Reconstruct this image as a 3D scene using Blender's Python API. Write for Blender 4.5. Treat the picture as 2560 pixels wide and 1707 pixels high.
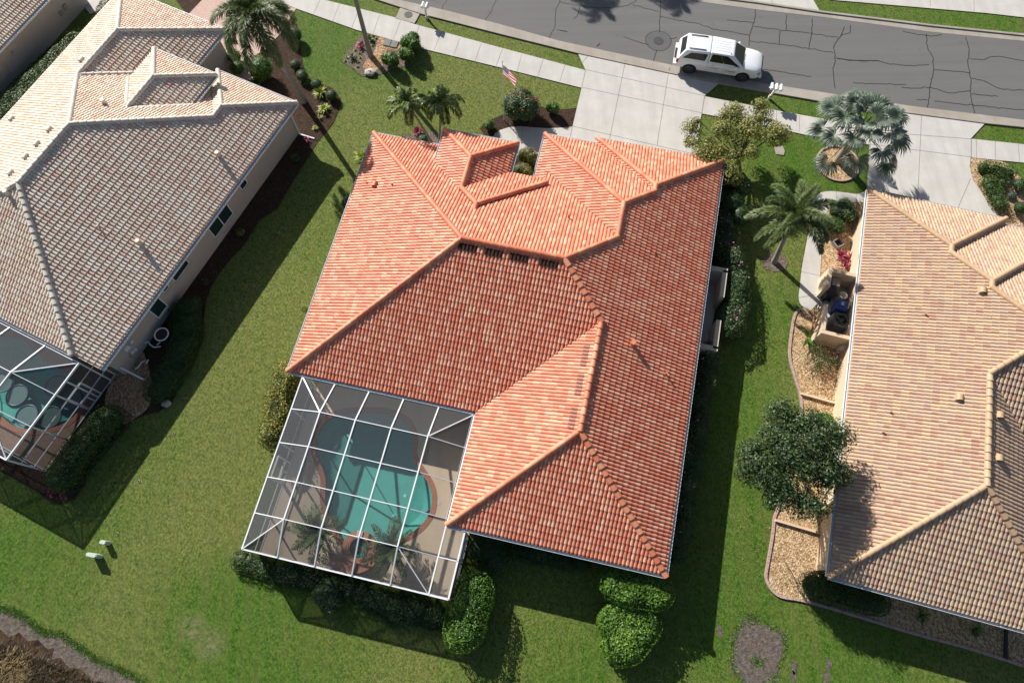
import bpy, bmesh, math, random
import numpy as np
from mathutils import Vector, Matrix
from mathutils.geometry import tessellate_polygon
rng = np.random.default_rng(7); random.seed(7)
R = math.radians
for o in list(bpy.data.objects): bpy.data.objects.remove(o)
scene = bpy.context.scene
col = scene.collection

# ------------------------------------------------------------------ camera
FPX, TH, RO, HC = 1697.908, 0.365108, 0.0266987, 38.0
CX, CY = 1280.0, 853.5
_f = np.array([0, math.sin(TH), -math.cos(TH)]); _d = np.array([0, -math.cos(TH), -math.sin(TH)]); _r = np.array([1., 0, 0])
_c, _s = math.cos(RO), math.sin(RO)
CR = _c*_r + _s*_d; CD = -_s*_r + _c*_d; CF = _f
cam = bpy.data.cameras.new('camera'); camo = bpy.data.objects.new('camera', cam); col.objects.link(camo)
M3 = Matrix(((CR[0], -CD[0], -CF[0]), (CR[1], -CD[1], -CF[1]), (CR[2], -CD[2], -CF[2])))
camo.matrix_world = Matrix.Translation((0, 0, HC)) @ M3.to_4x4()
cam.sensor_width = 36; cam.lens = FPX*36/2560; cam.clip_start = 1; cam.clip_end = 1000
scene.camera = camo

# ------------------------------------------------------------------ light
SAZ, SEL = R(-55.5), R(31.5)           # shadows fall towards SAZ
wd = bpy.data.worlds.new('World'); scene.world = wd; wd.use_nodes = True
nt = wd.node_tree; bg = nt.nodes['Background']
sky = nt.nodes.new('ShaderNodeTexSky'); sky.sky_type = 'NISHITA'; sky.sun_disc = False
sky.sun_elevation = SEL; sky.sun_rotation = math.pi/2 - (SAZ+math.pi)
nt.links.new(sky.outputs[0], bg.inputs[0]); bg.inputs[1].default_value = 0.06
sl = bpy.data.lights.new('sun', 'SUN'); sl.energy = 5.0; sl.angle = R(0.55); sl.color = (1, .955, .885)
so = bpy.data.objects.new('sun', sl); col.objects.link(so)
sd = Vector((math.cos(SAZ)*math.cos(SEL), math.sin(SAZ)*math.cos(SEL), -math.sin(SEL)))
so.rotation_euler = sd.to_track_quat('-Z', 'Y').to_euler(); so.location = (-30, 40, 40)
scene.view_settings.view_transform = 'Standard'; scene.view_settings.look = 'None'
scene.view_settings.exposure = 0.58; scene.view_settings.gamma = 1
scene.render.resolution_x = 1024; scene.render.resolution_y = 682
scene.render.engine = 'CYCLES'
scene.cycles.transparent_max_bounces = 24

# ------------------------------------------------------------------ helpers
def G(x, y, z=0.):
    """point of the photograph on the horizontal plane at height z"""
    d = CR*(x-CX)/FPX + CD*(y-CY)/FPX + CF
    t = (z-HC)/d[2]
    return np.array([d[0]*t, d[1]*t, z])
class Frame:
    def __init__(s, yaw):
        s.X = np.array([-math.sin(yaw), math.cos(yaw), 0]); s.Y = -np.array([math.cos(yaw), math.sin(yaw), 0])
    def w(s, X, Y, z=0.): return s.X*X + s.Y*Y + np.array([0, 0, z])
    def l(s, p): p = np.asarray(p); return np.array([p@s.X, p@s.Y, p[2]])
    def wall(s, px, py, Xw):
        d = CR*(px-CX)/FPX + CD*(py-CY)/FPX + CF
        t = Xw/(d@s.X); p = np.array([0, 0, HC]) + d*t
        return p@s.Y, p[2]
    @property
    def ang(s): return math.atan2(s.X[1], s.X[0])
FC, FL, FR = Frame(-1.8191616), Frame(-2.0458976), Frame(-1.863456)

def tag(o, label=None, cat=None, group=None, kind=None):
    if label: o['label'] = label
    if cat: o['category'] = cat
    if group: o['group'] = group
    if kind: o['kind'] = kind
    return o
WL = {}
def empty(name, loc, label, cat, group=None, rz=0):
    o = bpy.data.objects.new(name, None); col.objects.link(o); o.location = loc; o.rotation_euler = (0, 0, rz)
    o.empty_display_size = .3
    WL[o.name] = np.array(loc, float); return tag(o, label, cat, group)
class MB:
    def __init__(s): s.V = []; s.F = []; s.n = 0
    def add(s, V, F, tint=.5, mat=0, smooth=False):
        V = np.asarray(V, float); F = [tuple(f) for f in F] if not isinstance(F, np.ndarray) else F
        m = len(F)
        if not isinstance(F, np.ndarray) and m and len(set(len(f) for f in F)) == 1: F = np.array(F)
        t = np.broadcast_to(np.asarray(tint, float), (m,))
        s.V.append(V)
        if isinstance(F, np.ndarray): s.F.append((F+s.n, t, mat, smooth))
        else:
            for k in set(len(f) for f in F):
                ix = [i for i, f in enumerate(F) if len(f) == k]
                s.F.append((np.array([F[i] for i in ix])+s.n, t[ix], mat, smooth))
        s.n += len(V); return s
    def box(s, c, size, ax=None, tint=.5, mat=0):
        c = np.asarray(c, float); h = np.asarray(size, float)/2
        A = np.eye(3) if ax is None else np.asarray(ax, float)
        V = [c + A[0]*h[0]*i + A[1]*h[1]*j + A[2]*h[2]*k for i in (-1, 1) for j in (-1, 1) for k in (-1, 1)]
        return s.add(V, [(0, 1, 3, 2), (4, 6, 7, 5), (0, 4, 5, 1), (2, 3, 7, 6), (0, 2, 6, 4), (1, 5, 7, 3)], tint, mat)
    def beam(s, p, q, w, h, tint=.5, mat=0, up=(0, 0, 1)):
        p = np.asarray(p, float); q = np.asarray(q, float); a = q-p; L = np.linalg.norm(a); a = a/L
        b = np.cross(up, a); nb = np.linalg.norm(b)
        b = b/nb if nb > 1e-4 else np.array([1., 0, 0]); c = np.cross(a, b)
        return s.box((p+q)/2, (L, w, h), (a, b, c), tint, mat)
    def tube(s, P, rad, n=8, tint=.5, mat=0, cap=True, smooth=True):
        P = np.asarray(P, float); k = len(P); rad = np.broadcast_to(rad, (k,)); V = []
        for i in range(k):
            a = P[min(i+1, k-1)]-P[max(i-1, 0)]; a = a/np.linalg.norm(a)
            b = np.cross(a, (0, 0, 1.)); 
            if np.linalg.norm(b) < .05: b = np.cross(a, (1., 0, 0)) if abs(a[0]) < .9 else np.cross(a, (0, 1., 0))
            b /= np.linalg.norm(b); c = np.cross(a, b)
            for j in range(n):
                t = 2*math.pi*j/n; V.append(P[i]+rad[i]*(b*math.cos(t)+c*math.sin(t)))
        F = [(i*n+j, i*n+(j+1) % n, (i+1)*n+(j+1) % n, (i+1)*n+j) for i in range(k-1) for j in range(n)]
        s.add(V, F, tint, mat, smooth)
        if cap:
            s.add(V[:n], [tuple(range(n))], tint, mat); s.add(V[-n:], [tuple(range(n))[::-1]], tint, mat)
        return s
    def cyl(s, p, q, r, n=16, tint=.5, mat=0, r2=None): return s.tube([p, q], [r, r if r2 is None else r2], n, tint, mat)
    def sphere(s, c, rad, n=10, m=6, tint=.5, mat=0):
        c = np.asarray(c, float); rad = np.broadcast_to(rad, (3,)); V = []
        for i in range(m+1):
            p = math.pi*i/m
            for j in range(n): t = 2*math.pi*j/n; V.append(c+rad*[math.sin(p)*math.cos(t), math.sin(p)*math.sin(t), math.cos(p)])
        F = [(i*n+j, (i+1)*n+j, (i+1)*n+(j+1) % n, i*n+(j+1) % n) for i in range(m) for j in range(n)]
        return s.add(V, F, tint, mat, True)
    def poly(s, P, tint=.5, mat=0):
        P = [np.asarray(p, float) for p in P]
        tr = tessellate_polygon([[Vector(p) for p in P]])
        F = []
        for t in tr:
            a, b, c = (P[i] for i in t)
            F.append(tuple(t) if np.cross(b-a, c-a)[2] > 0 else tuple(t)[::-1])
        return s.add(P, F, tint, mat)
    def prism(s, P, z0, z1, tint=.5, mat=0):
        n = len(P); T = [(p[0], p[1], z1) for p in P]; B = [(p[0], p[1], z0) for p in P]
        s.poly(T, tint, mat)
        A = sum(P[i][0]*P[(i+1) % n][1]-P[(i+1) % n][0]*P[i][1] for i in range(n))
        F = [(i, (i+1) % n, n+(i+1) % n, n+i) for i in range(n)]
        if A < 0: F = [f[::-1] for f in F]
        return s.add(B+T, F, tint, mat)
    def build(s, name, mats, parent=None, smooth=None):
        if not isinstance(mats, (list, tuple)): mats = [mats]
        me = bpy.data.meshes.new(name); V = np.concatenate(s.V) if s.V else np.zeros((0, 3))
        if parent is not None:
            V = V - WL[parent.name]
        loops = []; starts = []; tints = []; mi = []; sm = []; k = 0
        for F, t, m, g in s.F:
            loops.append(F.reshape(-1)); w = F.shape[1]
            starts.append(k+np.arange(len(F))*w); k += F.size; tints.append(t); mi.append(np.full(len(F), m)); sm.append(np.full(len(F), g))
        loops = np.concatenate(loops).astype(np.int32); starts = np.concatenate(starts).astype(np.int32)
        me.vertices.add(len(V)); me.vertices.foreach_set('co', V.reshape(-1).astype(np.float32))
        me.loops.add(len(loops)); me.loops.foreach_set('vertex_index', loops)
        me.polygons.add(len(starts)); me.polygons.foreach_set('loop_start', starts)
        me.polygons.foreach_set('material_index', np.concatenate(mi).astype(np.int32))
        sm = np.concatenate(sm) if smooth is None else np.full(len(starts), smooth)
        me.polygons.foreach_set('use_smooth', sm.astype(bool))
        a = me.attributes.new('tint', 'FLOAT', 'FACE'); a.data.foreach_set('value', np.concatenate(tints).astype(np.float32))
        for m in mats: me.materials.append(m)
        me.update(calc_edges=True); me.validate()
        o = bpy.data.objects.new(name, me); col.objects.link(o)
        if parent is not None: o.parent = parent; WL[o.name] = WL[parent.name]
        else: WL[o.name] = np.zeros(3)
        return o
def catmull(P, k=6, closed=False):
    P = [np.asarray(p, float) for p in P]; n = len(P); out = []
    for i in range(n if closed else n-1):
        p0 = P[(i-1) % n] if closed or i > 0 else P[0]; p1 = P[i]; p2 = P[(i+1) % n]
        p3 = P[(i+2) % n] if closed or i+2 < n else P[-1]
        for j in range(k):
            t = j/k; out.append(.5*((2*p1)+(-p0+p2)*t+(2*p0-5*p1+4*p2-p3)*t*t+(-p0+3*p1-3*p2+p3)*t**3))
    if not closed: out.append(P[-1])
    return out

# ------------------------------------------------------------------ materials
def mat(name, build):
    m = bpy.data.materials.new(name); m.use_nodes = True; nt = m.node_tree
    for n in list(nt.nodes): nt.nodes.remove(n)
    out = nt.nodes.new('ShaderNodeOutputMaterial')
    class N:
        def __getattr__(s, k): raise AttributeError(k)
    def node(t, **kw):
        n = nt.nodes.new(t)
        for k, v in kw.items():
            if k == 'i':
                for a, b in v.items(): 
                    if hasattr(b, 'is_output') or isinstance(b, bpy.types.NodeSocket): nt.links.new(b, n.inputs[a])
                    else: n.inputs[a].default_value = b
            else: setattr(n, k, v)
        return n
    s = build(node); nt.links.new(s, out.inputs[0]); return m
def c4(c): return (*c, 1)
def pos(nd): return nd('ShaderNodeNewGeometry').outputs['Position']
def noise(nd, scale, detail=4, rough=.55, vec=None, dist=0):
    return nd('ShaderNodeTexNoise', i={'Vector': vec or pos(nd), 'Scale': scale, 'Detail': detail, 'Roughness': rough, 'Distortion': dist}).outputs['Fac']
def ramp(nd, fac, stops):
    n = nd('ShaderNodeValToRGB', i={'Fac': fac}); cr = n.color_ramp
    while len(cr.elements) < len(stops): cr.elements.new(.5)
    for e, (p, c) in zip(cr.elements, stops): e.position = p; e.color = c4(c) if len(c) == 3 else c
    return n.outputs['Color']
def mix(nd, f, a, b, mode='MIX'):
    n = nd('ShaderNodeMix', data_type='RGBA', blend_type=mode)
    for k, v in ((0, f), (6, a), (7, b)):
        if isinstance(v, bpy.types.NodeSocket): n.id_data.links.new(v, n.inputs[k])
        else: n.inputs[k].default_value = v if k == 0 else c4(v)
    return n.outputs[2]
def mth(nd, op, a, b=0., c=0.):
    n = nd('ShaderNodeMath', operation=op)
    for k, v in enumerate((a, b, c)):
        if isinstance(v, bpy.types.NodeSocket): n.id_data.links.new(v, n.inputs[k])
        else: n.inputs[k].default_value = v
    return n.outputs[0]
def bump(nd, h, strength=.5, dist=.02):
    return nd('ShaderNodeBump', i={'Height': h, 'Strength': strength, 'Distance': dist}).outputs[0]
def pbr(nd, colr, rough=.8, normal=None, **kw):
    i = {'Base Color': colr if isinstance(colr, bpy.types.NodeSocket) else c4(colr), 'Roughness': rough}
    if normal is not None: i['Normal'] = normal
    i.update(kw); return nd('ShaderNodeBsdfPrincipled', i=i).outputs[0]
def attr(nd, name='tint'): return nd('ShaderNodeAttribute', attribute_name=name).outputs['Fac']
def simple(name, c, rough=.6, var=.12, scale=6, bmp=0, **kw):
    def b(nd):
        n = noise(nd, scale, 5)
        cc = ramp(nd, n, [(.3, tuple(x*(1-var) for x in c)), (.7, tuple(min(1, x*(1+var)) for x in c))])
        return pbr(nd, cc, rough, bump(nd, noise(nd, scale*8, 3), bmp, .01) if bmp else None, **kw)
    return mat(name, b)
def spot(nd, p, r, soft):      # 1 inside a round patch of real ground around p, 0 outside
    v = nd('ShaderNodeVectorMath', operation='DISTANCE', i={0: pos(nd), 1: (p[0], p[1], 0)}).outputs['Value']
    return mth(nd, 'SUBTRACT', 1., nd('ShaderNodeMapRange', interpolation_type='SMOOTHSTEP', i={0: v, 1: r-soft, 2: r+soft}).outputs[0])

def m_grass(nd):
    P = pos(nd)
    st = nd('ShaderNodeMapping', i={'Vector': P, 'Rotation': (0, 0, .5), 'Scale': (1, .72, 1)}).outputs[0]
    fine = mth(nd, 'MULTIPLY_ADD', mth(nd, 'ADD', mth(nd, 'MULTIPLY', noise(nd, 8, 6, .8, st), .75), mth(nd, 'MULTIPLY', noise(nd, 3., 4, .7, st), .25)), 1.25, -.085); mid = noise(nd, 1.6, 4, .6); big = noise(nd, .16, 3, .5)
    green = ramp(nd, fine, [(.37, (.009, .034, .002)), (.5, (.042, .110, .008)), (.63, (.115, .205, .022))])
    olive = ramp(nd, fine, [(.37, (.022, .044, .005)), (.5, (.098, .138, .024)), (.63, (.24, .255, .070))])
    # lush zones: front-left lawn, strip beside the right house, street strips, back-left corner
    f = None
    for (px, py, r, s) in [(800, 120, 4.5, 3), (1900, 800, 3, 3), (1900, 1300, 4.5, 3), (2000, 1560, 6, 3), (60, 1400, 3.4, 3), (2250, 330, 9, 3), (520, 1560, 2.5, 2.5), (2300, 40, 12, 4), (1960, 440, 3, 2), (1800, 1000, 3, 3), (700, 1650, 6, 4), (1300, 1680, 5, 3)]:
        g = spot(nd, G(px, py), r, s); f = g if f is None else mth(nd, 'MAXIMUM', f, g)
    f = mth(nd, 'ADD', mth(nd, 'MULTIPLY', f, .80), mth(nd, 'MULTIPLY_ADD', big, 2.2, -.90))
    for (px, py, r, s) in [(620, 1000, 3.5, 3), (690, 800, 2.5, 2), (640, 1250, 3, 3), (1150, 1670, 4, 2), (1250, 240, 4, 2.5), (1340, 1560, 2.5, 2)]: f = mth(nd, 'SUBTRACT', f, mth(nd, 'MULTIPLY', spot(nd, G(px, py), r, s), .55)); 
    f = mth(nd, 'ADD', f, mth(nd, 'MULTIPLY_ADD', mid, 1.0, -.5))
    f = nd('ShaderNodeClamp', i={0: f}).outputs[0]
    c = mix(nd, f, olive, green)
    mow = noise(nd, 1., 3, .5, nd('ShaderNodeMapping', i={'Vector': P, 'Rotation': (0, 0, R(28)), 'Scale': (1.9, .07, 1)}).outputs[0])
    c = mix(nd, mth(nd, 'MULTIPLY_ADD', mow, 1.2, -.42), c, (.155, .165, .045))
    arc = mth(nd, 'MULTIPLY', mth(nd, 'MAXIMUM', spot(nd, G(480, 1570), .55, .5), spot(nd, G(525, 1608), .6, .6)), nd('ShaderNodeMapRange', i={0: noise(nd, 3, 5, .7), 1: .38, 2: .6}).outputs[0])
    c = mix(nd, mth(nd, 'MULTIPLY', arc, .75), c, (.28, .22, .14))
    dry = nd('ShaderNodeMapRange', i={0: noise(nd, 2.6, 6, .7), 1: .60, 2: .74}).outputs[0]
    c = mix(nd, mth(nd, 'MULTIPLY', dry, .55), c, (.26, .20, .11))
    return pbr(nd, c, .85, bump(nd, noise(nd, 12, 5, .8, st), 1., .09), **{'Specular IOR Level': .2})
def m_asph(nd):
    P = pos(nd)
    ln = nd('ShaderNodeMapping', i={'Vector': P, 'Rotation': (0, 0, R(11.5)), 'Scale': (.05, 1.1, 1)}).outputs[0]
    a = noise(nd, 60, 3, .8); b = noise(nd, 1.4, 5, .6, ln); d = noise(nd, .5, 4)
    c = ramp(nd, a, [(.3, (.112, .108, .102)), (.7, (.19, .184, .174))])
    c = mix(nd, mth(nd, 'MULTIPLY_ADD', b, .9, -.2), c, (.08, .08, .083)); c = mix(nd, mth(nd, 'MULTIPLY', d, .35), c, (.17, .165, .16)); oil = nd('ShaderNodeMapRange', i={0: noise(nd, 1.3, 5, .7), 1: .60, 2: .72}).outputs[0]; c = mix(nd, mth(nd, 'MULTIPLY', oil, .4), c, (.07, .07, .07))
    return pbr(nd, c, .88, bump(nd, a, .5, .01))
def m_conc(c0, c1):
    def f(nd):
        a = noise(nd, .7, 6, .6); b = noise(nd, 25, 4, .7)
        c = ramp(nd, a, [(.3, c0), (.7, c1)]); c = mix(nd, mth(nd, 'MULTIPLY', b, .22), c, tuple(x*.62 for x in c0))
        ty = noise(nd, 1., 4, .6, nd('ShaderNodeMapping', i={'Vector': pos(nd), 'Rotation': (0, 0, R(14)), 'Scale': (1.6, .16, 1)}).outputs[0]); c = mix(nd, mth(nd, 'MULTIPLY_ADD', ty, 1.3, -.5), c, tuple(x*.76 for x in c0))
        st = nd('ShaderNodeMapRange', i={0: noise(nd, 2.4, 6, .7), 1: .60, 2: .75}).outputs[0]
        c = mix(nd, mth(nd, 'MULTIPLY', st, .3), c, tuple(x*.6 for x in c0))
        return pbr(nd, c, .85, bump(nd, b, .2, .005))
    return f
def m_mulch(c0, c1, c2, sc=22):
    def f(nd):
        v = nd('ShaderNodeTexVoronoi', i={'Vector': nd('ShaderNodeMapping', i={'Vector': pos(nd), 'Scale': (1, .6, 1)}).outputs[0], 'Scale': sc})
        n = noise(nd, 3, 5, .7); sep = nd('ShaderNodeSeparateColor', i={0: v.outputs['Color']}).outputs[0]
        c = ramp(nd, sep, [(0., c0), (.5, c1), (1., c2)])
        c = mix(nd, mth(nd, 'MULTIPLY', n, .5), c, c0)
        return pbr(nd, c, .9, bump(nd, v.outputs['Distance'], .9, .04), **{'Specular IOR Level': .15})
    return f
def m_tile(pal, dark):
    def f(nd):
        t = attr(nd); c = ramp(nd, t, pal)
        n = noise(nd, 7, 4, .7); c = mix(nd, mth(nd, 'MULTIPLY_ADD', n, .8, -.2), c, tuple(x*.72 for x in pal[1][1]))
        n2 = nd('ShaderNodeMapRange', i={0: noise(nd, 1.1, 5, .7), 1: .5, 2: .75}).outputs[0]
        c = mix(nd, mth(nd, 'MULTIPLY', n2, .35), c, dark)
        return pbr(nd, c, .55, bump(nd, noise(nd, 40, 3), .25, .006), **{'Specular IOR Level': .35})
    return f
def m_leaf(cs, rough=.5, tr=.25):
    def f(nd):
        t = attr(nd); n = noise(nd, 5, 3)
        f_ = mth(nd, 'ADD', mth(nd, 'MULTIPLY', t, .8), mth(nd, 'MULTIPLY_ADD', n, .7, -.25))
        k = len(cs); c = ramp(nd, f_, [(i/(k-1), x) for i, x in enumerate(cs)])
        p = pbr(nd, c, rough, **{'Specular IOR Level': .4})
        tl = nd('ShaderNodeBsdfTranslucent', i={'Color': mix(nd, .5, c, (.10, .16, .02))}).outputs[0]
        return nd('ShaderNodeMixShader', i={0: tr, 1: p, 2: tl}).outputs[0]
    return f
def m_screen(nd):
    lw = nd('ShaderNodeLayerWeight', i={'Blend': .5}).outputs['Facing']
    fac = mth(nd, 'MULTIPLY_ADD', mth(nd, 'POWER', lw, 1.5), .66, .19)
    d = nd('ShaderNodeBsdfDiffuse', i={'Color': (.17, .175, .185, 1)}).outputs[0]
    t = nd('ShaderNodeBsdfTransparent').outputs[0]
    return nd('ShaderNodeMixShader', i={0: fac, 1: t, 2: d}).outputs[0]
def m_water(nd):
    t = nd('ShaderNodeBsdfTransparent', i={'Color': (.60, .92, .88, 1)}).outputs[0]
    g = nd('ShaderNodeBsdfGlossy', i={'Roughness': .03, 'Normal': bump(nd, noise(nd, 3, 3), .15, .03)}).outputs[0]
    fr = mth(nd, 'MULTIPLY_ADD', mth(nd, 'POWER', nd('ShaderNodeLayerWeight', i={'Blend': .5}).outputs['Facing'], 4.), .5, .025)
    return nd('ShaderNodeMixShader', i={0: fr, 1: t, 2: g}).outputs[0]
def m_paver(c0, c1, sc, rot):
    def f(nd):
        m = nd('ShaderNodeMapping', i={'Vector': pos(nd), 'Rotation': (0, 0, rot)}).outputs[0]
        b = nd('ShaderNodeTexBrick', i={'Vector': m, 'Scale': sc, 'Color1': c4(c0), 'Color2': c4(c1), 'Mortar': c4(tuple(x*.6 for x in c0)), 'Mortar Size': .03, 'Brick Width': .5, 'Row Height': .25})
        c = mix(nd, mth(nd, 'MULTIPLY', noise(nd, 2, 5), .4), b.outputs[0], tuple(x*.8 for x in c1))
        return pbr(nd, c, .85)
    return f
M = {}
M['grass'] = mat('grass', m_grass); M['asphalt'] = mat('asphalt', m_asph)
M['concrete'] = mat('concrete', m_conc((.50, .475, .435), (.60, .575, .535)))
M['curb'] = mat('curb_concrete', m_conc((.33, .29, .24), (.42, .38, .33)))
M['deck'] = mat('pool_deck', m_conc((.57, .455, .325), (.65, .53, .39)))
M['mulch'] = mat('mulch', m_mulch((.030, .018, .012), (.062, .036, .024), (.115, .070, .045)))
M['mulch_grey'] = mat('weathered_mulch', m_mulch((.085, .065, .05), (.19, .15, .12), (.30, .25, .20), 20))
M['gravel'] = mat('river_gravel', m_mulch((.22, .13, .06), (.52, .35, .19), (.78, .62, .42), 17))
M['chips'] = mat('shell_chips', m_mulch((.20, .11, .06), (.45, .27, .14), (.68, .5, .32), 15))
def m_dirt(nd):
    a = noise(nd, 5, 8, .78); b = noise(nd, 1.1, 4, .6)
    c = ramp(nd, a, [(.34, (.035, .027, .022)), (.5, (.135, .108, .088)), (.66, (.27, .22, .18))]); c = mix(nd, mth(nd, 'MULTIPLY_ADD', b, 1.4, -.45), c, (.12, .095, .078))
    return pbr(nd, c, .95, bump(nd, a, 1., .10))
M['dirt'] = mat('dirt', m_dirt)
M['tar'] = simple('tar', (.024, .024, .026), .6, .2)
M['joint'] = simple('joint', (.20, .19, .175), .9)
M['white'] = simple('white_paint', (.80, .80, .79), .4, .03)
M['alum'] = simple('white_aluminium', (.74, .76, .78), .35, .04)
M['dark'] = simple('dark_plastic', (.018, .018, .02), .5)
M['black'] = simple('black_rubber', (.012, .012, .013), .7)
M['glass'] = simple('dark_glass', (.010, .014, .016), .12, .05, **{'Specular IOR Level': .45})
M['winglass'] = simple('window_glass', (.020, .045, .045), .12, .1, **{'Specular IOR Level': .7})
M['wall_l'] = simple('stucco_pink_beige', (.50, .43, .37), .85, .05, 4, .3)
M['wall_c'] = simple('stucco_cream', (.52, .44, .34), .85, .05, 4, .3)
M['wall_r'] = simple('stucco_tan', (.60, .47, .33), .85, .06, 4, .3)
M['trunk'] = simple('palm_trunk', (.30, .265, .22), .85, .25, 9, .6)
M['bark'] = simple('bark', (.12, .09, .065), .9, .3, 9, .6)
M['wood'] = simple('weathered_wood', (.30, .17, .09), .7, .25, 12)
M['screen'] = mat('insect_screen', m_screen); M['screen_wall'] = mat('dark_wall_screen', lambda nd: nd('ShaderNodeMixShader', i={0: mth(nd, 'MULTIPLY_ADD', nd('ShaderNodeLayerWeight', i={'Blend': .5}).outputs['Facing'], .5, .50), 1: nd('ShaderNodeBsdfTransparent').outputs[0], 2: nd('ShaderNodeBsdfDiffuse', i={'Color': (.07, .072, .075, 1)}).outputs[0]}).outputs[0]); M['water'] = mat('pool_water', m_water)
M['plaster'] = simple('pool_plaster', (.20, .41, .385), .7, .06, 3)
M['coping'] = mat('brick_coping', m_paver((.36, .15, .09), (.44, .20, .13), 3.0, .3))
M['paver'] = mat('pink_pavers', m_paver((.56, .36, .29), (.64, .44, .37), 2.2, .6))
M['paver2'] = mat('brown_pavers', m_paver((.26, .17, .125), (.34, .24, .18), 2.6, .7))
M['tile_c'] = mat('terracotta_tiles', m_tile([(0, (.66, .20, .115)), (.3, (.70, .24, .14)), (.6, (.75, .305, .185)), (.85, (.80, .385, .24)), (1, (.83, .46, .305))], (.62, .215, .125)))
M['tile_l'] = mat('pale_pink_tiles', m_tile([(0, (.70, .48, .36)), (.3, (.75, .57, .44)), (.6, (.80, .68, .535)), (1, (.84, .75, .61))], (.75, .59, .46)))
M['tile_r'] = mat('tan_mixed_tiles', m_tile([(0, (.43, .255, .18)), (.25, (.49, .325, .23)), (.45, (.46, .35, .265)), (.7, (.545, .385, .245)), (1, (.58, .43, .275))], (.50, .35, .26)))
M['cap_c'] = mat('terracotta_caps', m_tile([(0, (.66, .18, .095)), (.5, (.70, .24, .13)), (.8, (.75, .31, .17)), (1, (.78, .37, .22))], (.60, .17, .09)))
M['cap_l'] = mat('pale_caps', m_tile([(0, (.62, .56, .47)), (.5, (.68, .62, .53)), (.8, (.66, .59, .51)), (1, (.74, .70, .61))], (.52, .45, .38)))
M['cap_r'] = mat('tan_caps', m_tile([(0, (.46, .29, .18)), (.5, (.54, .36, .21)), (.8, (.50, .33, .22)), (1, (.58, .41, .25))], (.46, .30, .19)))
LEAF = dict(
 hedge=[(.010, .026, .005), (.030, .068, .012), (.075, .135, .024), (.17, .24, .05)],
 bright=[(.015, .04, .004), (.05, .12, .010), (.12, .24, .025), (.26, .40, .07)],
 yellow=[(.02, .032, .006), (.08, .105, .015), (.22, .225, .035), (.55, .42, .07)],
 dark=[(.012, .024, .006), (.030, .062, .016), (.072, .125, .036), (.24, .31, .16)],
 olive=[(.035, .045, .010), (.11, .125, .024), (.26, .265, .055), (.52, .46, .12)],
 palm=[(.018, .032, .010), (.065, .10, .028), (.14, .195, .06), (.30, .35, .13)],
 palm_b=[(.018, .034, .006), (.07, .115, .018), (.17, .235, .045), (.34, .42, .10)],
 silver=[(.035, .055, .038), (.095, .135, .10), (.19, .235, .185), (.38, .42, .32)],
 pink=[(.07, .012, .02), (.22, .02, .05), (.42, .05, .12), (.6, .18, .25)],
 lime=[(.08, .14, .01), (.22, .32, .03), (.42, .48, .07), (.6, .6, .15)],
 straw=[(.025, .018, .010), (.09, .065, .03), (.28, .20, .09), (.50, .38, .19)],
 red=[(.3, .01, .02), (.5, .03, .04), (.7, .10, .10), (.8, .2, .2)],
 bush=[(.012, .028, .008), (.035, .075, .02), (.085, .15, .045), (.26, .33, .15)],
 dead=[(.10, .045, .02), (.2, .09, .04), (.34, .18, .09), (.45, .28, .15)])
for k, v in LEAF.items(): M['leaf_'+k] = mat(k+'_foliage', m_leaf(v))
# ------------------------------------------------------------------ ground, road, paths
def flat(name, px, z, m, kind='structure', parent=None, smooth=0, closed=True, **kw):
    P = [G(x, y, z) for x, y in px]
    if smooth: P = catmull(P, smooth, True)
    o = MB().poly(P).build(name, m, parent)
    if parent is None: tag(o, kind=kind, **kw)
    return o
def strip(mb, P, w, z=0., tint=.5):
    P = [np.array([p[0], p[1], z if len(p) < 3 or z else p[2]]) for p in P]
    L = []; Rr = []
    for i, p in enumerate(P):
        a = P[min(i+1, len(P)-1)]-P[max(i-1, 0)]; a = a/np.linalg.norm(a); n = np.array([-a[1], a[0], 0])*w/2
        L.append(p+n); Rr.append(p-n)
    n = len(P); mb.add(L+Rr, [(i, n+i, n+i+1, i+1) for i in range(n-1)], tint); return mb
r8 = lambda x, y: (560+x/2.24, 850+y/2.24)
c5 = lambda x, y: (x*.2679, 780+y*.2679)
POOL1 = catmull([G(*r8(*p)) for p in [(680, 412), (790, 405), (890, 408), (965, 428), (1018, 460), (1050, 510), (1060, 570), (1052, 630), (1070, 690), (1105, 745), (1145, 805), (1163, 865), (1162, 930), (1140, 990), (1090, 1048), (1020, 1095), (940, 1130), (860, 1148), (780, 1160), (700, 1150), (655, 1100), (622, 1050), (592, 980), (572, 920), (568, 850), (572, 780), (550, 710), (526, 650), (517, 590), (530, 520), (562, 462), (615, 428)]], 3, True)
POOL2 = catmull([G(*c5(*p)) for p in [(-300, 200), (0, 215), (150, 225), (260, 290), (350, 400), (480, 490), (610, 560), (740, 650), (795, 750), (775, 860), (700, 970), (560, 1060), (380, 1100), (230, 1090), (110, 1050), (30, 980), (-100, 900), (-300, 850)]], 2, True)
_O = [Vector(p) for p in ((-150, -150, 0), (150, -150, 0), (150, 150, 0), (-150, 150, 0))]; _H = [[Vector((p[0], p[1], 0)) for p in q] for q in (POOL1, POOL2)]
_T = tessellate_polygon([_O]+_H); _A = [np.array(p) for p in _O+_H[0]+_H[1]]
_F = [t if np.cross(_A[t[1]]-_A[t[0]], _A[t[2]]-_A[t[0]])[2] > 0 else t[::-1] for t in _T]
tag(MB().add(_A, _F).build('lawn', M['grass']), kind='structure')

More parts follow.
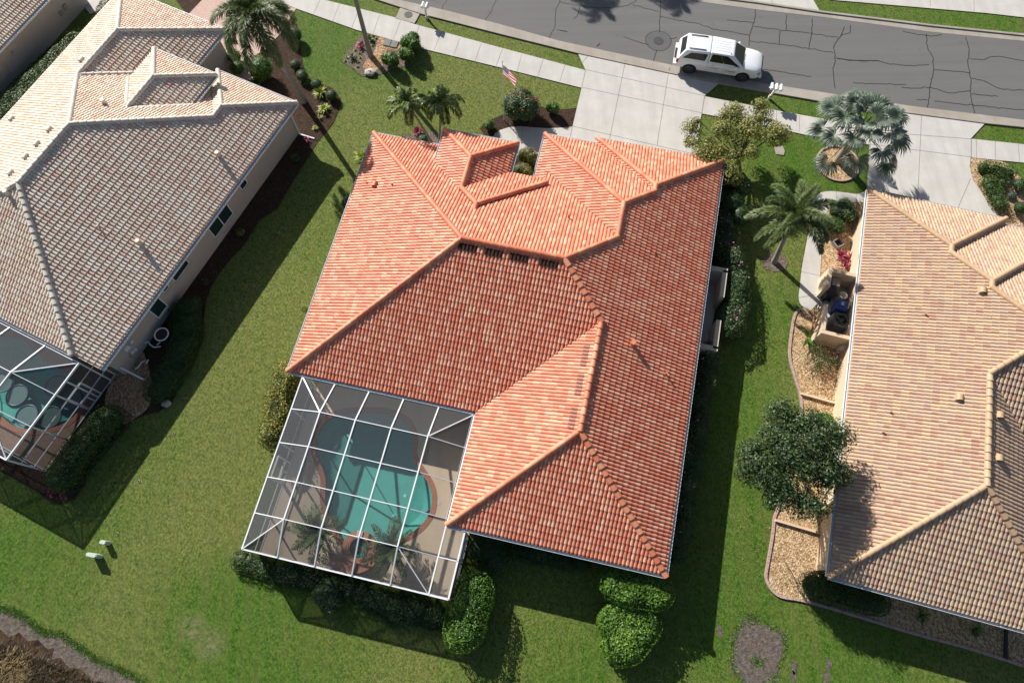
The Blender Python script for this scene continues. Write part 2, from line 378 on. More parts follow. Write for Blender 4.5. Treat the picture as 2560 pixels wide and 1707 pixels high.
ROAD_LO = [(100, -330), (500, -190), (800, -66), (998, 0), (1117, 27), (1250, 61), (1400, 103), (1687, 164.5), (1909, 208.5), (2050, 230), (2269, 264), (2560, 300), (3000, 346), (3600, 395)]
CURB_LO = [(100, -300), (500, -168), (800, -48), (985, 12), (1054, 34), (1250, 84), (1444, 132), (1798, 208.5), (1936, 232), (2050, 252), (2260, 280), (2464, 307), (2560, 317), (3000, 363), (3600, 412)]
ROAD_HI = [(100, -520), (700, -300), (1200, -120), (1500, -47), (1760, 6), (1890, 24), (2058, 43), (2326, 80), (2560, 103), (3000, 142), (3600, 190)]
CURB_HI = [(100, -545), (700, -320), (1200, -138), (1500, -62), (1760, -10), (1890, 6), (2058, 31), (2326, 64), (2560, 88), (3000, 127), (3600, 174)]
flat('road', ROAD_LO+ROAD_HI[::-1], .016, M['asphalt'])
flat('gutter_kerb', CURB_LO+ROAD_LO[::-1], .024, M['curb']); flat('gutter_kerb', CURB_HI+ROAD_HI[::-1], .024, M['curb'])
road = bpy.data.objects['road']
# rolled kerb lip behind the gutter pan
for C_, nm in ((CURB_LO, 0), (CURB_HI, 1)):
    mb = MB(); P = [G(x, y, .05) for x, y in C_]
    for i in range(len(P)-1): mb.beam(P[i], P[i+1], .16, .1)
    tag(mb.build('kerb', M['curb']), kind='structure')
# grass verge between kerb and sidewalk is the lawn; sidewalks
flat('sidewalk', [(-400, -470), (300, -130), (560, -55), (738, 21), (891, 75), (1056, 122), (1250, 169), (1454, 220), (1464, 176), (1250, 119), (1035, 60.5), (991, 45), (811, 0), (640, -70), (360, -180), (-300, -520)], .045, M['concrete'])
flat('sidewalk', [(1761, 241), (1802, 249), (1940, 276), (2028, 292), (2100, 305), (2178, 318), (2174, 362), (2012, 337), (1919, 316), (1754, 284)], .045, M['concrete'])
flat('sidewalk', [(2427, 347), (2560, 361), (3000, 400), (3000, 450), (2560, 407), (2427, 394)], .045, M['concrete'])
flat('sidewalk', [(2030, -32), (2077, 0), (2276, 17), (2464, 33), (2560, 44), (3000, 85), (3000, 40), (2560, 0), (2300, -25), (2040, -60)], .045, M['concrete'])
DRV = [(1444, 132), (1464, 176), (1454, 220), (1431, 317), (1425, 346), (1405, 440), (1725, 520), (1738, 395), (1746, 340), (1754, 284), (1761, 241), (1798, 209), (1620, 172)]
flat('driveway', DRV, .052, M['concrete'])
DRV2 = [(2235, 276), (2178, 318), (2174, 362), (2166, 474), (2180, 560), (2520, 640), (2496, 543), (2472, 509), (2433, 451), (2424, 417), (2427, 394), (2427, 347), (2464, 307), (2350, 291)]
flat('driveway', DRV2, .052, M['concrete'])
flat('driveway', [(1500, -66), (1760, -14), (1900, 5), (2050, 29), (2030, -5), (2030, -40), (1990, -120), (1500, -180)], .052, M['concrete'])
flat('driveway', [(2300, -60), (2560, -20), (2560, -2), (3000, 35), (3000, -80)], .056, M['concrete'])
# joints in the concrete
jm = MB()
for a, b in [((1464, 176), (1761, 241)), ((1454, 220), (1754, 284)), ((1431, 317), (1740, 388)), ((1564, 151), (1523, 352)), ((1673, 170), (1642, 365)), ((1454, 220), (1464, 176)), ((1754, 284), (1761, 241)), ((1425, 346), (1431, 317)), ((1454, 160), (1475, 136)),
             ((2303, 285), (2293, 500)), ((2178, 330), (2427, 349)), ((2174, 362), (2427, 394)), ((2166, 474), (2178, 318)), ((2427, 347), (2427, 394)), ((2425, 448), (2394, 520)), ((2300, 501), (2500, 545)),
             ((1500, -40), (1880, 2)), ((1930, 15), (1925, -30))]:
    strip(jm, [G(*a), G(*b)], .028, .057)
swj = MB()
for (x0, y0, x1, y1) in [(1135, 138, 1150, 97), (1188, 154, 1203, 110), (1240, 168, 1256, 124), (1293, 180, 1304, 138), (1344, 193, 1358, 150), (1399, 205, 1413, 162), (1085, 127, 1104, 81), (1033, 116, 1048, 66), (984, 100, 1002, 53), (932, 88, 949, 40), (880, 71, 899, 22), (832, 55, 850, 9), (783, 38, 803, -4), (1940, 318, 1941, 277), (1998, 330, 1998, 290), (2045, 340, 2050, 297), (1880, 300, 1884, 268), (2487, 354, 2487, 400), (2545, 360, 2547, 405), (2440, 395, 2440, 349), (1805, 293, 1812, 252), (2140, 355, 2143, 313), (2216, 0, 2216, -20), (2325, 18, 2323, -20), (2435, 30, 2433, -8)]:
    strip(swj, [G(x0, y0), G(x1, y1)], .024, .0495)
jm.build('concrete_joint', M['joint'], bpy.data.objects['driveway']); swj.build('concrete_joint', M['joint'], bpy.data.objects['sidewalk'])
# tar-sealed cracks
def jitter(P, a=.05, step=.35):
    out = []
    for i in range(len(P)-1):
        p, q = np.array(P[i], float), np.array(P[i+1], float); n = max(1, int(np.linalg.norm(q-p)/step))
        for k in range(n): out.append(p+(q-p)*k/n+(np.append(rng.normal(0, a, 2), 0) if k or i else 0))
    out.append(np.array(P[-1], float)); return out
z5 = lambda x, y: (1400+x/2.614, y/2.614); z6 = lambda x, y: (1760+x/2.614, y/2.614); z4 = lambda x, y: (700+x/2.614, y/2.614)
CR_ = [[z5(*p) for p in q] for q in (
 [(0, 15), (130, 40), (260, 55), (400, 45), (470, 25), (500, 0)], [(130, 40), (120, 90), (90, 125)], [(470, 30), (560, 55), (650, 80)], [(660, 0), (655, 80), (652, 215)],
 [(655, 110), (760, 130), (900, 155), (1000, 190), (1130, 210), (1235, 232)], [(715, 255), (765, 245)], [(415, 240), (480, 265), (580, 293)], [(632, 328), (608, 405)],
 [(1090, 132), (1180, 142), (1268, 152)], [(1280, 60), (1270, 140), (1240, 230), (1237, 300)], [(1265, 172), (1380, 190), (1480, 200), (1640, 220), (1820, 245)], [(1480, 98), (1478, 198)], [(1648, 125), (1645, 222), (1628, 320)],
 [(1435, 205), (1432, 290)], [(1240, 270), (1432, 290), (1625, 318), (1785, 345)], [(1856, 175), (1840, 230), (1790, 300), (1795, 380), (1785, 470), (1800, 580)], [(1900, 165), (1892, 215), (1830, 235)],
 [(1330, 455), (1430, 465), (1520, 482), (1640, 500)], [(1800, 380), (1900, 398), (1990, 392), (2091, 402)], [(0, 200), (45, 208)], [(258, 288), (240, 305)])]
CR_ += [[z6(*p) for p in q] for q in (
 [(865, 380), (960, 395), (1050, 400), (1130, 395), (1200, 415), (1340, 430), (1470, 425)], [(1452, 222), (1460, 310), (1495, 380), (1500, 460), (1480, 570), (1460, 705)], [(1710, 245), (1735, 330), (1722, 420), (1745, 520), (1738, 600), (1768, 745)],
 [(1300, 205), (1400, 228), (1480, 238), (1555, 230)], [(1505, 458), (1620, 465), (1735, 478)], [(1740, 385), (1830, 388), (1880, 370), (1980, 378), (2091, 400)], [(1748, 512), (1830, 530), (1930, 580), (2091, 592)],
 [(975, 540), (1120, 550), (1320, 552)], [(1480, 572), (1600, 608), (1740, 595)], [(1290, 570), (1380, 578), (1480, 572)], [(1750, 615), (1920, 632)], [(1505, 662), (1760, 690), (2091, 720)], [(1390, 650), (1460, 655)])]
CR_ += [[z4(*p) for p in q] for q in ([(1090, 0), (1065, 40), (1058, 75)], [(1415, 0), (1380, 70), (1335, 145)], [(1830, 0), (1800, 90), (1795, 180), (1755, 250)], [(1810, 195), (1880, 208)], [(980, 0), (1040, 20)], [(2091, 285), (2075, 305)])]
cm = MB()
for q in CR_: strip(cm, jitter([G(*p, .021) for p in q], .03, .2), .055, .0215)
cm.build('sealed_crack', M['tar'], road)
rb = MB(); c0 = G(*z5(643, 270)); strip(rb, [c0+np.array([.92*math.cos(t)*(1+.03*math.sin(3*t)), .92*math.sin(t), 0]) for t in np.linspace(0, 2*math.pi, 40)], .045, .0215)
rb.build('sealed_crack', M['tar'], road)
M['patch'] = simple('asphalt_patch', (.105, .105, .107), .9, .12, 20)
pr = MB(); P = [c0+np.array([.9*math.cos(t), .9*math.sin(t), .0]) for t in np.linspace(0, 2*math.pi, 36)[:-1]]
pr.poly([(p[0], p[1], .020) for p in P]); pr.build('asphalt_patch', M['patch'], road)
M['iron'] = simple('cast_iron', (.055, .052, .05), .6, .3, 30, .8)
def manhole(name, p, z, r, label):
    mb = MB(); mb.cyl((p[0], p[1], z), (p[0], p[1], z+.014), r, 32)
    o = mb.build(name, M['iron']); tag(o, label, 'manhole cover')
    k = MB()
    for i in range(-5, 6):
        h = math.sqrt(max(.01, (r*.9)**2-(i*r*.165)**2)); k.beam((p[0]+i*r*.165, p[1]-h, z+.016), (p[0]+i*r*.165, p[1]+h, z+.016), r*.06, .008)
    k.build('grate_rib', M['iron'], o)
manhole('manhole_cover', c0, .02, .36, 'round dark manhole cover in the middle of the asphalt road')
mbx = MB(); q = [z4(*p) for p in ((792, 45), (920, 85), (880, 158), (755, 125))]; mbx.prism([G(*p) for p in q], 0, .06)
tag(mbx.build('drain_slab', M['curb']), kind='structure')
manhole('drain_cover', G(*z4(840, 102)), .06, .30, 'round rusty drain cover in the tan slab by the kerb')
ctv = MB(); q = [z6(*p) for p in ((458, 962), (512, 955), (526, 990), (520, 1017), (470, 1010))]; ctv.prism([G(*p) for p in q], 0, .05)
ctv.prism([np.array(G(*p))*[1, 1, 1] for p in [z6(*p) for p in ((466, 970), (508, 963), (518, 990), (512, 1008), (474, 1002))]], .05, .058)
tag(ctv.build('utility_cover', M['curb']), 'square concrete utility cover in the grass by the yellow-green tree', 'utility cover')

# walkways, beds, pavers
WALKTOP = [(1431, 317), (1404, 319.5), (1368, 321), (1335, 319), (1305, 316), (1274, 318), (1251, 325), (1238, 334), (1231, 345)]
flat('front_walkway', WALKTOP+[(1235, 372), (1300, 390), (1354, 385), (1420, 375), (1425, 346)], .046, M['concrete'])
j2 = MB()
for a, b in [((1307, 316), (1303, 362)), ((1368, 321), (1364, 358))]: strip(j2, [G(*a), G(*b)], .022, .051)
j2.build('concrete_joint', M['joint'], bpy.data.objects['front_walkway'])
flat('mulch_bed', [(1200, 322), (1207, 312), (1222, 302), (1240, 294), (1259, 286), (1300, 275), (1350, 266), (1366, 269), (1390, 273), (1415, 273), (1442, 270)]+WALKTOP+[(1215, 345)], .022, M['mulch'])
flat('mulch_bed', [(1275, 352), (1380, 356), (1345, 470), (1260, 455)], .024, M['mulch'])
flat('mulch_bed', [(995, 348), (1010, 338), (1033, 335), (1060, 330), (1085, 328), (1105, 336), (1110, 378), (1000, 366)], .022, M['mulch_grey'])
LB1 = [(742, 60), (757, 161), (768, 190), (785, 208), (810, 212), (832, 222), (846, 238), (852, 252), (850, 268), (843, 285), (834, 306), (820, 325), (806, 340), (792, 358), (776, 386), (735, 450), (696, 519), (650, 550), (612, 611), (575, 650), (551, 680), (530, 715), (516, 749), (509, 800), (509, 844), (500, 872), (490, 894), (470, 925), (451, 959), (437, 990), (425, 1013), (398, 1028), (367, 1036), (329, 1051), (302, 1085), (285, 1105), (267, 1115), (240, 1155), (217, 1197), (202, 1225), (186, 1247), (155, 1260), (131, 1259), (112, 1245), (97, 1231), (39, 1197), (0, 1177), (-60, 1150), (-60, 1050), (150, 1100), (300, 930), (447, 752), (727, 363), (560, 230), (600, 205), (640, 203), (628, 165), (632, 140), (660, 128), (690, 90), (720, 40)]
flat('mulch_bed', LB1, .022, M['mulch'])
flat('paver_drive', [(380, -120), (469, 38), (440, 60), (450, 160), (540, 240), (600, 207), (625, 205), (640, 203), (628, 165), (632, 140), (660, 128), (700, 85), (745, 15), (800, -70), (640, -160)], .03, mat('drive_pavers', m_paver((.55, .37, .30), (.64, .45, .38), 2.4, .9)))
flat('mulch_bed', [(440, 0), (469, 38), (505, 0), (515, -20), (420, -40)], .034, M['mulch'])
flat('side_path', [(290, 925), (350, 870), (380, 960), (375, 1010), (345, 1040), (300, 1060), (262, 1010)], .028, M['chips'], smooth=4)
flat('concrete_drive', [(120, -140), (195, 0), (226, 36), (262, 20), (290, -10), (330, -140)], .03, M['concrete'])
# street palm bed
BED = [z4(*p) for p in ((555, 210), (650, 238), (790, 275), (860, 320), (905, 330), (880, 380), (850, 430), (800, 440), (740, 455), (690, 475), (640, 488), (590, 508), (540, 498), (510, 480), (480, 450), (440, 425), (400, 405), (430, 350), (490, 280))]
flat('street_bed', BED, .024, M['mulch_grey'])
flat('chip_path', [z4(*p) for p in ((650, 240), (760, 270), (790, 300), (760, 330), (700, 330), (690, 400), (650, 450), (600, 465), (545, 440), (560, 400), (590, 370), (625, 320))], .030, M['chips'], smooth=3)
# right house beds
PO = catmull([G(*p) for p in [(2166, 476), (2143, 486), (2116, 483), (2078, 479), (2051, 483), (2035, 495), (2028, 515), (2026, 550), (2015, 610), (2004, 670), (1999, 715), (1996, 745), (2003, 764), (2026, 778)]], 4)
PI_ = catmull([G(*p) for p in [(2048, 752), (2043, 737), (2048, 714), (2051, 665), (2055, 615), (2061, 560), (2066, 535), (2075, 516), (2100, 509), (2172, 506)]], 4)
mb = MB(); mb.poly([(p[0], p[1], .05) for p in PO+PI_]); tag(mb.build('side_walkway', M['concrete']), kind='structure')
j3 = MB()
for a, b in [((2045, 487), (2070, 522)), ((2090, 480), (2092, 508)), ((2141, 487), (2141, 506)), ((2003, 680), (2050, 690)), ((1996, 745), (2043, 737)), ((2020, 590), (2058, 598))]: strip(j3, [G(*a), G(*b)], .022, .0545)
j3.build('concrete_joint', M['joint'], bpy.data.objects['side_walkway'])
flat('gravel_bed', [(2060, 506), (2180, 500), (2160, 800), (2110, 800), (2048, 760), (2040, 735), (2046, 665), (2052, 600)], .024, M['gravel'])
EDGE = [(2002.5, 770), (1989, 783), (1981, 814), (1974, 871), (1975, 895), (1978, 913), (1991, 955), (2000.6, 986), (2004, 1024), (1999, 1062), (1990, 1110), (1965, 1190), (1946, 1266), (1936, 1293.5), (1932, 1332), (1922.5, 1390), (1915, 1433), (1917, 1452), (1930, 1475), (1953.5, 1491), (2000, 1499), (2070, 1518), (2186, 1553), (2302, 1588), (2418, 1618.6), (2515, 1649.5), (2640, 1690), (2760, 1730)]
flat('gravel_bed', EDGE+[(2760, 1500), (2200, 1330), (2120, 1200), (2180, 800), (2100, 760)], .026, M['gravel'])
M['edging'] = simple('pink_edging', (.42, .29, .25), .85, .2, 8, .4)
ed = MB(); P = catmull([G(*p, .05) for p in EDGE], 3)
for i in range(len(P)-1): ed.beam(P[i], P[i+1]+(P[i+1]-P[i])*.04, .14, .10)
tag(ed.build('bed_edging', M['edging']), 'pinkish concrete edging curving round the tan gravel bed', 'garden edging')
_mr = G(1937, 656); tag(MB().poly([_mr+np.array([.78*math.cos(t), .72*math.sin(t), .02])*[rng.uniform(.9, 1.1)]*1 for t in np.linspace(0, 6.283, 21)[:-1]]).build('mulch_bed', M['mulch_grey']), kind='structure')
cb = G(*z6(872, 1070)); P = [cb+np.array([1.36*math.cos(t), 1.36*math.sin(t), 0]) for t in np.linspace(0, 2*math.pi, 30)]
mb = MB(); mb.poly([(p[0], p[1], .026) for p in P[:-1]]); tag(mb.build('gravel_bed', M['gravel']), kind='structure')
ed = MB()
for i in range(29): ed.beam(P[i]+[0, 0, .05], P[i+1]+[0, 0, .05], .13, .10)
tag(ed.build('ring_edging', M['edging']), 'round concrete edging ring under the silvery fan palm', 'garden edging')
flat('gravel_bed', [(2427, 395), (2470, 399), (2505, 403), (2522, 412), (2545, 440), (2600, 470), (2700, 640), (2560, 620), (2515, 560), (2496, 543), (2472, 509), (2450, 478), (2433, 451), (2424, 417)], .026, M['gravel'])
# bare dirt patch and pond bank
_dp = catmull([G(*p, .006) for p in [(1846, 1566), (1858, 1545), (1875, 1540), (1890, 1552), (1912, 1560), (1930, 1572), (1952, 1572), (1966, 1588), (1958, 1612), (1962, 1640), (1944, 1660), (1950, 1690), (1930, 1712), (1900, 1735), (1870, 1730), (1850, 1700), (1832, 1680), (1822, 1650), (1834, 1622), (1830, 1596)]], 8, True)
_dp = [p+np.append(rng.normal(0, .09, 2), 0) for p in _dp]; tag(MB().poly(_dp).build('dirt_patch', M['dirt']), kind='structure')
for q_ in [(1985, 1668), (2072, 1660), (2068, 1690), (1985, 1690), (1800, 1580)]:
    c_ = G(*q_, .007); tag(MB().poly([c_+np.array([.16*math.cos(t), .30*math.sin(t), 0])*rng.uniform(.6, 1.3) for t in np.linspace(0, 6.283, 15)[:-1]]).build('dirt_patch', M['dirt']), kind='structure')
flat('dirt_patch', [(1862, 1536), (1880, 1532), (1888, 1545), (1874, 1556), (1860, 1550)], .008, M['dirt'], smooth=4)
BANK = [(-400, 1450), (-60, 1512), (0, 1521), (30, 1527), (57, 1541), (90, 1567), (112, 1583), (150, 1583), (185, 1610), (212, 1626), (240, 1650), (290, 1668), (322, 1685), (365, 1712), (420, 1760), (560, 1900)]
_bk = [BANK[0]]
for a, b in zip(BANK[:-1], BANK[1:]):
    k_ = max(1, int(math.hypot(b[0]-a[0], b[1]-a[1])/9))
    _bk += [(a[0]+(b[0]-a[0])*i/k_+rng.normal(0, 3), a[1]+(b[1]-a[1])*i/k_+rng.normal(0, 3)) for i in range(1, k_+1)]
flat('pond_bank', _bk+[(-400, 1900)], .010, M['dirt'])
bankd = flat('marsh_bottom', [(-400, 1545), (-60, 1560), (0, 1572), (22, 1592), (48, 1580), (70, 1602), (95, 1598), (118, 1622), (135, 1618), (128, 1650), (150, 1642), (172, 1668), (205, 1672), (228, 1700), (262, 1705), (340, 1800), (340, 1900), (-400, 1900)], .016, mat('marsh', m_mulch((.022, .014, .009), (.055, .034, .020), (.10, .065, .035), 6)))

# ------------------------------------------------------------------ tiled roofs
MP = .46; ZE = 2.65
M['tile_end_shade'] = simple('open_tile_ends', (.24, .08, .05), .9, .2); M['tile_end_shade_pale'] = simple('open_pale_tile_ends', (.50, .38, .29), .9, .2)  # closed butt faces coloured darker, standing in for shade inside hollow tile ends
BW, BR = .198, .345
UU = np.array([0, .16, .19, .30, .46, .64, .80, .91, .94, 1.0]); HH = np.array([.0, .0, .45, .82, 1, 1, .82, .45, 0, 0])*.052
def tile_mesh(poly, fr, plane):
    """barrel tiles over a roof face. poly: (X,Y) list, plane: (nx, ny, c) with z = c + MP*(nx*X+ny*Y), rising along (nx,ny)"""
    nx, ny, c = plane; cs = math.sqrt(1+MP*MP)
    up = np.array([nx, ny]); sx = np.array([-ny, nx])
    P = np.array(poly, float); A = P@sx; B = P@up*cs      # across, up the slope
    a0, a1 = int(math.floor(A.min()/BW)), int(math.ceil(A.max()/BW)); b0, b1 = int(math.floor((B.min())/BR))-1, int(math.ceil(B.max()/BR))
    ia, ib = np.meshgrid(np.arange(a0, a1), np.arange(b0, b1), indexing='ij'); ia = ia.ravel(); ib = ib.ravel()
    # keep the cells near the polygon (crossing test plus margin)
    ca = (ia+.5)*BW; cb = (ib+.5)*BR; inside = np.zeros(len(ia), bool); n = len(P); near = np.zeros(len(ia), bool)
    for i in range(n):
        x0, y0, x1, y1 = A[i], B[i], A[(i+1) % n], B[(i+1) % n]
        cnd = (y0 > cb) != (y1 > cb)
        with np.errstate(divide='ignore', invalid='ignore'): xx = (x1-x0)*(cb-y0)/(y1-y0)+x0
        inside ^= cnd & (ca < xx)
        dx, dy = x1-x0, y1-y0; L2 = dx*dx+dy*dy
        t = np.clip(((ca-x0)*dx+(cb-y0)*dy)/L2, 0, 1); near |= ((ca-x0-t*dx)**2+(cb-y0-t*dy)**2) < .36**2
    k = inside | near; ia, ib = ia[k], ib[k]; N = len(ia)
    ja = rng.normal(0, .004, N); jb = rng.normal(0, .006, N)
    m = len(UU); step = .044; V = np.zeros((N, 3, m, 3))
    for row, (bb, hh) in enumerate(((0, step), (1.04, .004), (0, -.01))):
        a = (ia[:, None]+UU[None])*BW+ja[:, None]; b = (ib[:, None]+bb)*BR+jb[:, None]+0*a
        h = (HH[None]+hh) if row < 2 else (HH[None]*0+hh)
        X = a*sx[0]+b/cs*up[0]; Y = a*sx[1]+b/cs*up[1]; Z = c+b/cs*MP
        V[:, row, :, 0] = X-up[0]*MP/cs*h; V[:, row, :, 1] = Y-up[1]*MP/cs*h; V[:, row, :, 2] = Z+h/cs
    base = (np.arange(N)*3*m)[:, None]; F = []
    for j in range(m-1):
        F.append(np.stack([base[:, 0]+j, base[:, 0]+j+1, base[:, 0]+m+j+1, base[:, 0]+m+j], 1))
    for j in range(m-1):
        F.append(np.stack([base[:, 0]+2*m+j, base[:, 0]+2*m+j+1, base[:, 0]+j+1, base[:, 0]+j], 1))
    t = np.clip(rng.uniform(0, 1, N)+rng.normal(0, .05, N), 0, 1); T = np.tile(t, 2*(m-1)); F = np.concatenate(F)
    W = V.reshape(-1, 3); W = W[:, :1]*fr.X+W[:, 1:2]*fr.Y+W[:, 2:3]*[0, 0, 1]
    return W, F, T
def roof_face(bmout, poly, fr, plane):
    V, F, T = tile_mesh(poly, fr, plane)
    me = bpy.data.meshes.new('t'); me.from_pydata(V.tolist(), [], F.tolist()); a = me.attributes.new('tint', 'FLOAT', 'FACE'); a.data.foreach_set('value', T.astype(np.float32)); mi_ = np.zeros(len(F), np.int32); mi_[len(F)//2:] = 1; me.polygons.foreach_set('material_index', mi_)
    src = bmesh.new(); src.from_mesh(me); bpy.data.meshes.remove(me)
    tris = tessellate_polygon([[Vector((x, y, 0)) for x, y in poly]])
    # if convex clip once, otherwise clip per triangle
    P = [np.array(p, float) for p in poly]; n = len(P)
    cr = [np.cross(np.append(P[(i+1) % n]-P[i], 0), np.append(P[(i+2) % n]-P[(i+1) % n], 0))[2] for i in range(n)]
    pieces = [list(range(n))] if all(x >= -1e-6 for x in cr) or all(x <= 1e-6 for x in cr) else [list(t) for t in tris]
    for pc in pieces:
        b = src.copy() if len(pieces) > 1 else src
        Q = [P[i] for i in pc]; A = sum(Q[i][0]*Q[(i+1) % len(Q)][1]-Q[(i+1) % len(Q)][0]*Q[i][1] for i in range(len(Q)))
        if A < 0: Q = Q[::-1]
        for i in range(len(Q)):
            e = Q[(i+1) % len(Q)]-Q[i]
            if np.linalg.norm(e) < 1e-6: continue
            no = np.array([e[1], -e[0]])/np.linalg.norm(e)          # outward
            co = fr.w(*Q[i]); nw = fr.X*no[0]+fr.Y*no[1]
            geom = b.verts[:]+b.edges[:]+b.faces[:]
            bmesh.ops.bisect_plane(b, geom=geom, dist=1e-5, plane_co=co, plane_no=nw, clear_outer=True)
        m2 = bpy.data.meshes.new('t'); b.to_mesh(m2); bmout.from_mesh(m2); bpy.data.meshes.remove(m2)
        if b is not src: b.free()
    src.free()
def zp(plane, X, Y): return plane[2]+MP*(plane[0]*X+plane[1]*Y)
def caps(mb, P, r=.135, seg=.42, lift=.05, tint=None, n=8):
    """row of overlapping half-round ridge tiles from P[0] (low) to P[1] (high)"""
    p, q = (np.asarray(x, float) for x in P); L = np.linalg.norm(q-p); k = max(1, round(L/seg)); a = (q-p)/L
    b = np.cross(a, (0, 0, 1.)); b /= np.linalg.norm(b); c = np.cross(b, a)
    for i in range(k):
        V = []
        for s, rr, up in ((i*L/k-.03, r*1.10, .030), ((i+1)*L/k+.02, r*.93, 0)):
            for j in range(n+1):
                t = math.pi*(j/n)*1.16-.08*math.pi; V.append(p+a*s+c*(lift-.03+up)+rr*(b*math.cos(t)+c*math.sin(t)*.95))
        F = [(j, j+1, n+2+j, n+1+j) for j in range(n)]
        t = float(np.clip(rng.uniform(0, 1), 0, 1)) if tint is None else tint
        mb.add(V, F, t, 0, True); mb.add(V[:n+1], [tuple(range(n+1))[::-1]], t*.6)
def capline(root_roof, fr, pts, m, name='ridge_cap', **kw):
    mb = MB()
    for p, q in zip(pts[:-1], pts[1:]): caps(mb, (fr.w(*p), fr.w(*q)), **kw)
    return mb.build(name, m, root_roof)
def make_roof(root, fr, faces, tilemat):
    bm = bmesh.new(); dk = MB()
    for poly, plane in faces:
        roof_face(bm, poly, fr, plane)
        dk.poly([fr.w(x, y, zp(plane, x, y)-.03) for x, y in poly])
    base = WL[root.name]
    bmesh.ops.translate(bm, verts=bm.verts, vec=Vector(-base))
    me = bpy.data.meshes.new('roof'); bm.to_mesh(me); bm.free(); me.materials.append(tilemat); me.materials.append(M['tile_end_shade'] if tilemat is M['tile_c'] else M['tile_end_shade_pale'])
    o = bpy.data.objects.new('roof', me); col.objects.link(o); o.parent = root; WL[o.name] = base
    dk.build('roof_deck', M['cap_c'] if tilemat is M['tile_c'] else (M['cap_l'] if tilemat is M['tile_l'] else M['cap_r']), o)
    return o
def gutter(mb, fr, a, b, z, out, w=.105):
    """U channel along the eave a-b, out = outward unit direction in the frame"""
    o = fr.X*out[0]+fr.Y*out[1]; p = fr.w(*a, z)+o*.02; q = fr.w(*b, z)+o*.02
    mb.beam(p+o*w/2-[0, 0, .14], q+o*w/2-[0, 0, .14], w, .012)
    mb.beam(p+o*w-[0, 0, .08], q+o*w-[0, 0, .08], .014, .12); mb.beam(p-[0, 0, .09], q-[0, 0, .09], .014, .14)
    mb.beam(p-o*.10-[0, 0, .16], q-o*.10-[0, 0, .16], .25, .016)
    L = np.linalg.norm(q-p); k = max(1, int(L/1.6))
    for i in range(k+1): c = p+(q-p)*i/k; mb.beam(c-[0, 0, .03], c+o*w-[0, 0, .03], .03, .01)
def hood(mb, fr, X, Y, z, plane, w=.30, d=.30, h=.20, tint=.5, face=(0, 1)):
    """small round-backed roof vent"""
    o = fr.w(X, Y, z); ax = fr.X; ay = fr.Y; V = []; n = 8
    for s in (-d/2, d/2):
        for j in range(n+1):
            t = math.pi*j/n; V.append(o+ax*(w/2*math.cos(t))+ay*s+np.array([0, 0, 1])*(h*.45+h*.6*math.sin(t)))
    m = len(V)//2
    F = [(j, j+1, m+j+1, m+j) for j in range(m-1)]; mb.add(V, F, tint, 0, True)
    mb.add(V[m:], [tuple(range(m))], tint); mb.add(V[:m], [tuple(range(m))[::-1]], tint, 1)
    mb.box(o-[0, 0, .05], (w, d, h+.1), (ax, ay, (0, 0, 1)), tint)
def pipe(mb, fr, X, Y, z, r=.045, h=.3, tint=.3): p = fr.w(X, Y, z); mb.cyl(p-[0, 0, .1], p+[0, 0, h], r, 10, tint)
def wall(mb, fr, P, z0, z1, mat_=0): mb.prism([fr.w(x, y)[:2] for x, y in P], z0, z1, .5, mat_)
def inset_walls(root, fr, P, m, zt=ZE-.12, name='wall'):
    mb = MB(); wall(mb, fr, P, -.05, zt); return mb.build(name, m, root)

